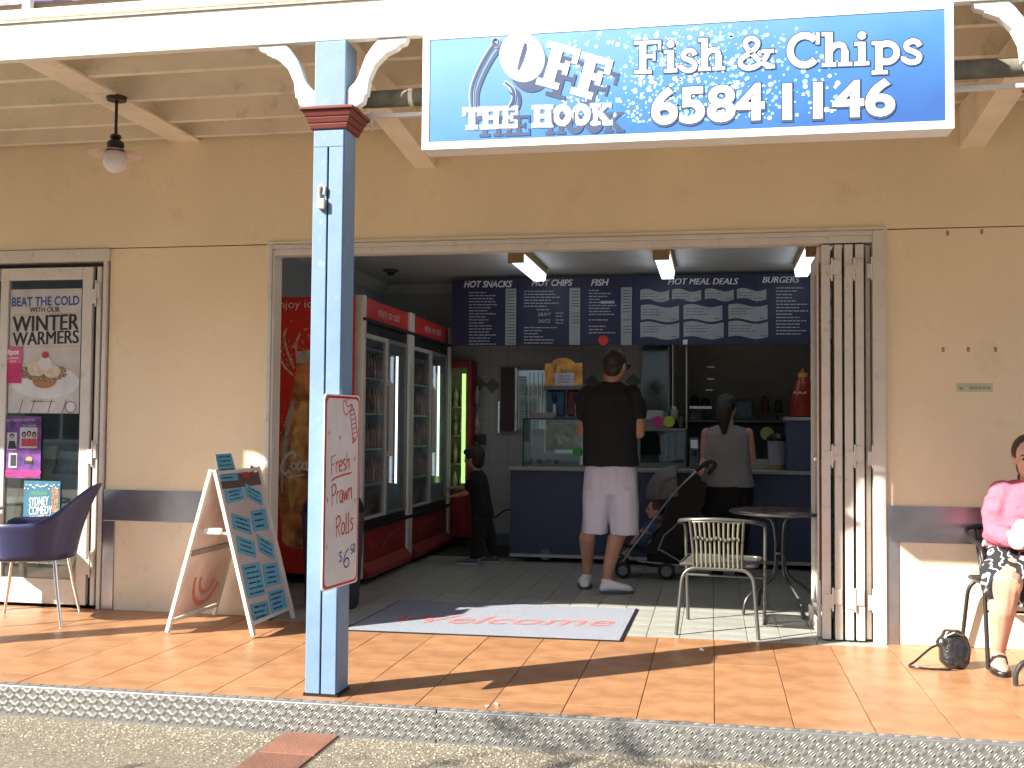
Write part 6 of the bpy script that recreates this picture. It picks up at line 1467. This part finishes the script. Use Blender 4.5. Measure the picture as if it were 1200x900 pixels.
hr = MB(); R_, F_, U_ = frame((-.9, -.35, .05)); rot = Matrix((R_, F_, U_)).transposed(); hr.ball(hc+U_*.022-F_*.022, (.066, .076, .070), 14, rot); blend(hr, 'hair', mat('brown_hair', (.09, .045, .025), .6, bump=.5, bscale=100), td, .006, 1)
# ---- seated woman at the right edge
wy2 = 6.24
def P(px, py, dy=0): return at(px, py, y=wy2+dy)
sw_ = thing('person', 'woman in a pink knitted top and black and white skirt sitting at the right edge', 'person', tuple(P(1215, 790)))
sk = MB(); hc = P(1207, 537, -.03); q = head(sk, hc, .235, (-.25, -1, -.05))
limb(sk, [P(1208, 552, 0), P(1209, 568, .02)], [.052, .062]); sk.secs([(P(1208, 572, .02), .15, .08), (P(1208, 610, .03), .14, .10), (P(1208, 645, .05), .17, .12)], 20)
sR, eR = P(1172, 583, 0), P(1167, 628, -.03); wR = P(1190, 628, -.25)
limb(sk, [sR, (sR+eR)/2, eR, (eR+wR)/2, wR], [.055, .052, .044, .038, .027]); hand_(sk, wR, (1, -.1, .15), (0, 1, 0), .95, .8, -1)
sL, eL = P(1246, 583, 0), P(1250, 628, -.03); wL = P(1226, 628, -.25)
limb(sk, [sL, (sL+eL)/2, eL, (eL+wL)/2, wL], [.055, .052, .044, .038, .027]); hand_(sk, wL, (-1, -.1, .15), (0, 1, 0), .95, .8, 1)
fR, fL = at(1172, 788, z=0), at(1222, 792, z=0)
for hx, kx, f_ in ((1192, 1181, fR), (1226, 1226, fL)):
    hp, kp = P(hx, 648, .08), P(kx, 664, -.36); kp.z = .47; ak = V3((f_.x+.005, f_.y+.06, .09))
    md = kp.lerp(ak, .35)+Y*.035
    limb(sk, [hp, kp+V3((0, .02, -.01)), md, kp.lerp(ak, .75)+Y*.01, ak, ak+V3((0, -.05, -.05))], [.098, .070, .068, .046, .037, .034])
    sk.ball(V3((f_.x-.005, f_.y-.02, .035)), (.042, .11, .028), 14)
blend(sk, 'body', m_skin2, sw_, .0068, 3); eyes(q, .235, sw_)
m_pinkk = mat('pink_knit', (.50, .125, .185), .9, var=.08, scale=60, bump=.35, bscale=90)
tp = MB(); tp.secs([(P(1208, 563, .02), .085, .07), (P(1208, 568, .02), .15, .10), (P(1208, 578, .02), .215, .125), (P(1208, 600, .02), .212, .155), (P(1208, 630, .03), .222, .165), (P(1208, 655, .06), .255, .18)], 30, p=2.2)
limb(tp, [P(1176, 580, 0), P(1169, 600, -.01), P(1168, 626, -.03), P(1183, 630, -.18)], [.085, .080, .072, .052]); limb(tp, [P(1240, 580, 0), P(1247, 600, -.01), P(1248, 626, -.03), P(1234, 630, -.18)], [.085, .080, .072, .052])
folds(blend(tp, 'knitted_top', m_pinkk, sw_, .008, 2), .008, 9, 16)
def skirt_mat():
    m = mat('skirt_print', (.02, .02, .024), .8); t = m.node_tree; b = t.nodes['Principled BSDF']; tc = t.nodes['Texture Coordinate']
    n = t.nodes.new('ShaderNodeTexWave'); n.inputs['Scale'].default_value = 5; n.inputs['Distortion'].default_value = 9; n.inputs['Detail'].default_value = 1.5; n.inputs['Detail Scale'].default_value = 2.2
    r = t.nodes.new('ShaderNodeValToRGB'); r.color_ramp.elements[0].position = .84; r.color_ramp.elements[1].position = .97; r.color_ramp.elements[0].color = (.018, .018, .024, 1); r.color_ramp.elements[1].color = (.5, .5, .52, 1)
    t.links.new(tc.outputs['Object'], n.inputs[0]); t.links.new(n.outputs[0], r.inputs[0]); t.links.new(r.outputs[0], b.inputs['Base Color']); return m
sk2 = MB(); hpc, kpc = P(1208, 655, .08), P(1204, 664, -.30); kpc.z = .455
sk2.secs([(hpc+Y*.10, .24, .15), (hpc, .265, .16), (hpc.lerp(kpc, .5), .24, .125), (kpc+Y*.03, .215, .10), (kpc-Y*.015+Z*-.01, .20, .09)], 28, U=X, W=Z, p=2.6)
folds(blend(sk2, 'skirt', skirt_mat(), sw_, .009, 2), .008, 12, 4)
hr = MB(); R_, F_, U_ = frame((-.25, -1, -.05)); rot = Matrix((R_, F_, U_)).transposed()
hr.ball(hc+U_*.036-F_*.032, (.094, .098, .098), 20, rot); hr.ball(hc-F_*.06-U_*.045, (.072, .05, .08), 14, rot); limb(hr, [hc-F_*.09-U_*.02, hc-F_*.08-U_*.12+R_*.03, hc-F_*.06-U_*.17+R_*.04], [.04, .035, .015]); blend(hr, 'hair', mat('auburn_hair', (.055, .026, .018), .5, var=.3, scale=40, bump=.5, bscale=110), sw_, .007, 1)
for f_ in (fR, fL):
    shoe('shoe', m_lea, m_black, sw_, (f_.x+.005, f_.y+.09, 0), (f_.x-.012, f_.y-.125, 0), .048, .044)
    MB().tube([(f_.x-.04, f_.y+.02, .04), (f_.x-.03, f_.y+.01, .078), (f_.x, f_.y, .088), (f_.x+.03, f_.y+.01, .078), (f_.x+.04, f_.y+.02, .04)], .007, 8).build('shoe_strap', m_lea, sw_, smooth=True)
wb = thing('food_wrap', 'white paper food wrap held in the hands of the seated woman', 'food wrap', tuple(P(1207, 628, -.3)))
b = MB(); c = P(1207, 622, -.30); rot = Matrix.Rotation(.2, 3, 'Y')
b.ball(c, (.085, .05, .06), 16, rot); b.ball(c+V3((-.05, 0, -.05)), (.055, .045, .05), 12); b.ball(c+V3((-.045, 0, -.02)), (.05, .05, .06), 12); b.ball(c+V3((.04, 0, .035)), (.05, .04, .04), 12); o = blend(b, 'paper', m_white, wb, .008, 1)
for v in o.data.vertices: v.co += V3((math.sin(v.co.x*130+v.co.z*60), math.sin(v.co.z*110), math.sin(v.co.y*120+v.co.x*90)))*.003
bistro('black tubular bistro chair the woman in pink sits on at the right edge', (1.655, 6.60, 0), PI+.03, True)
ft = thing('pavement_table', 'dark tubed cafe table at the right edge, only one curved foot in view', 'table', (1.86, 5.8, 0))
f0 = at(1190, 804, z=0); cx, cy = f0.x+.46, f0.y+.05
for k in range(4):
    a = math.radians(186+90*k); c, s = math.cos(a), math.sin(a)
    MB().tube(crom([(cx+.46*c, cy+.46*s, .004), (cx+.455*c, cy+.455*s, .07), (cx+.40*c, cy+.40*s, .125), (cx+.2*c, cy+.2*s, .16), (cx+.03*c, cy+.03*s, .22), (cx+.03*c, cy+.03*s, .70)], 6), .013, 9).build('leg', m_leg, ft, smooth=True)
MB().lathe([(.27, .70), (.29, .705), (.29, .725), (.28, .73)], (cx, cy, 0), 40).build('tabletop', MATS['table_laminate'], ft, smooth=True)
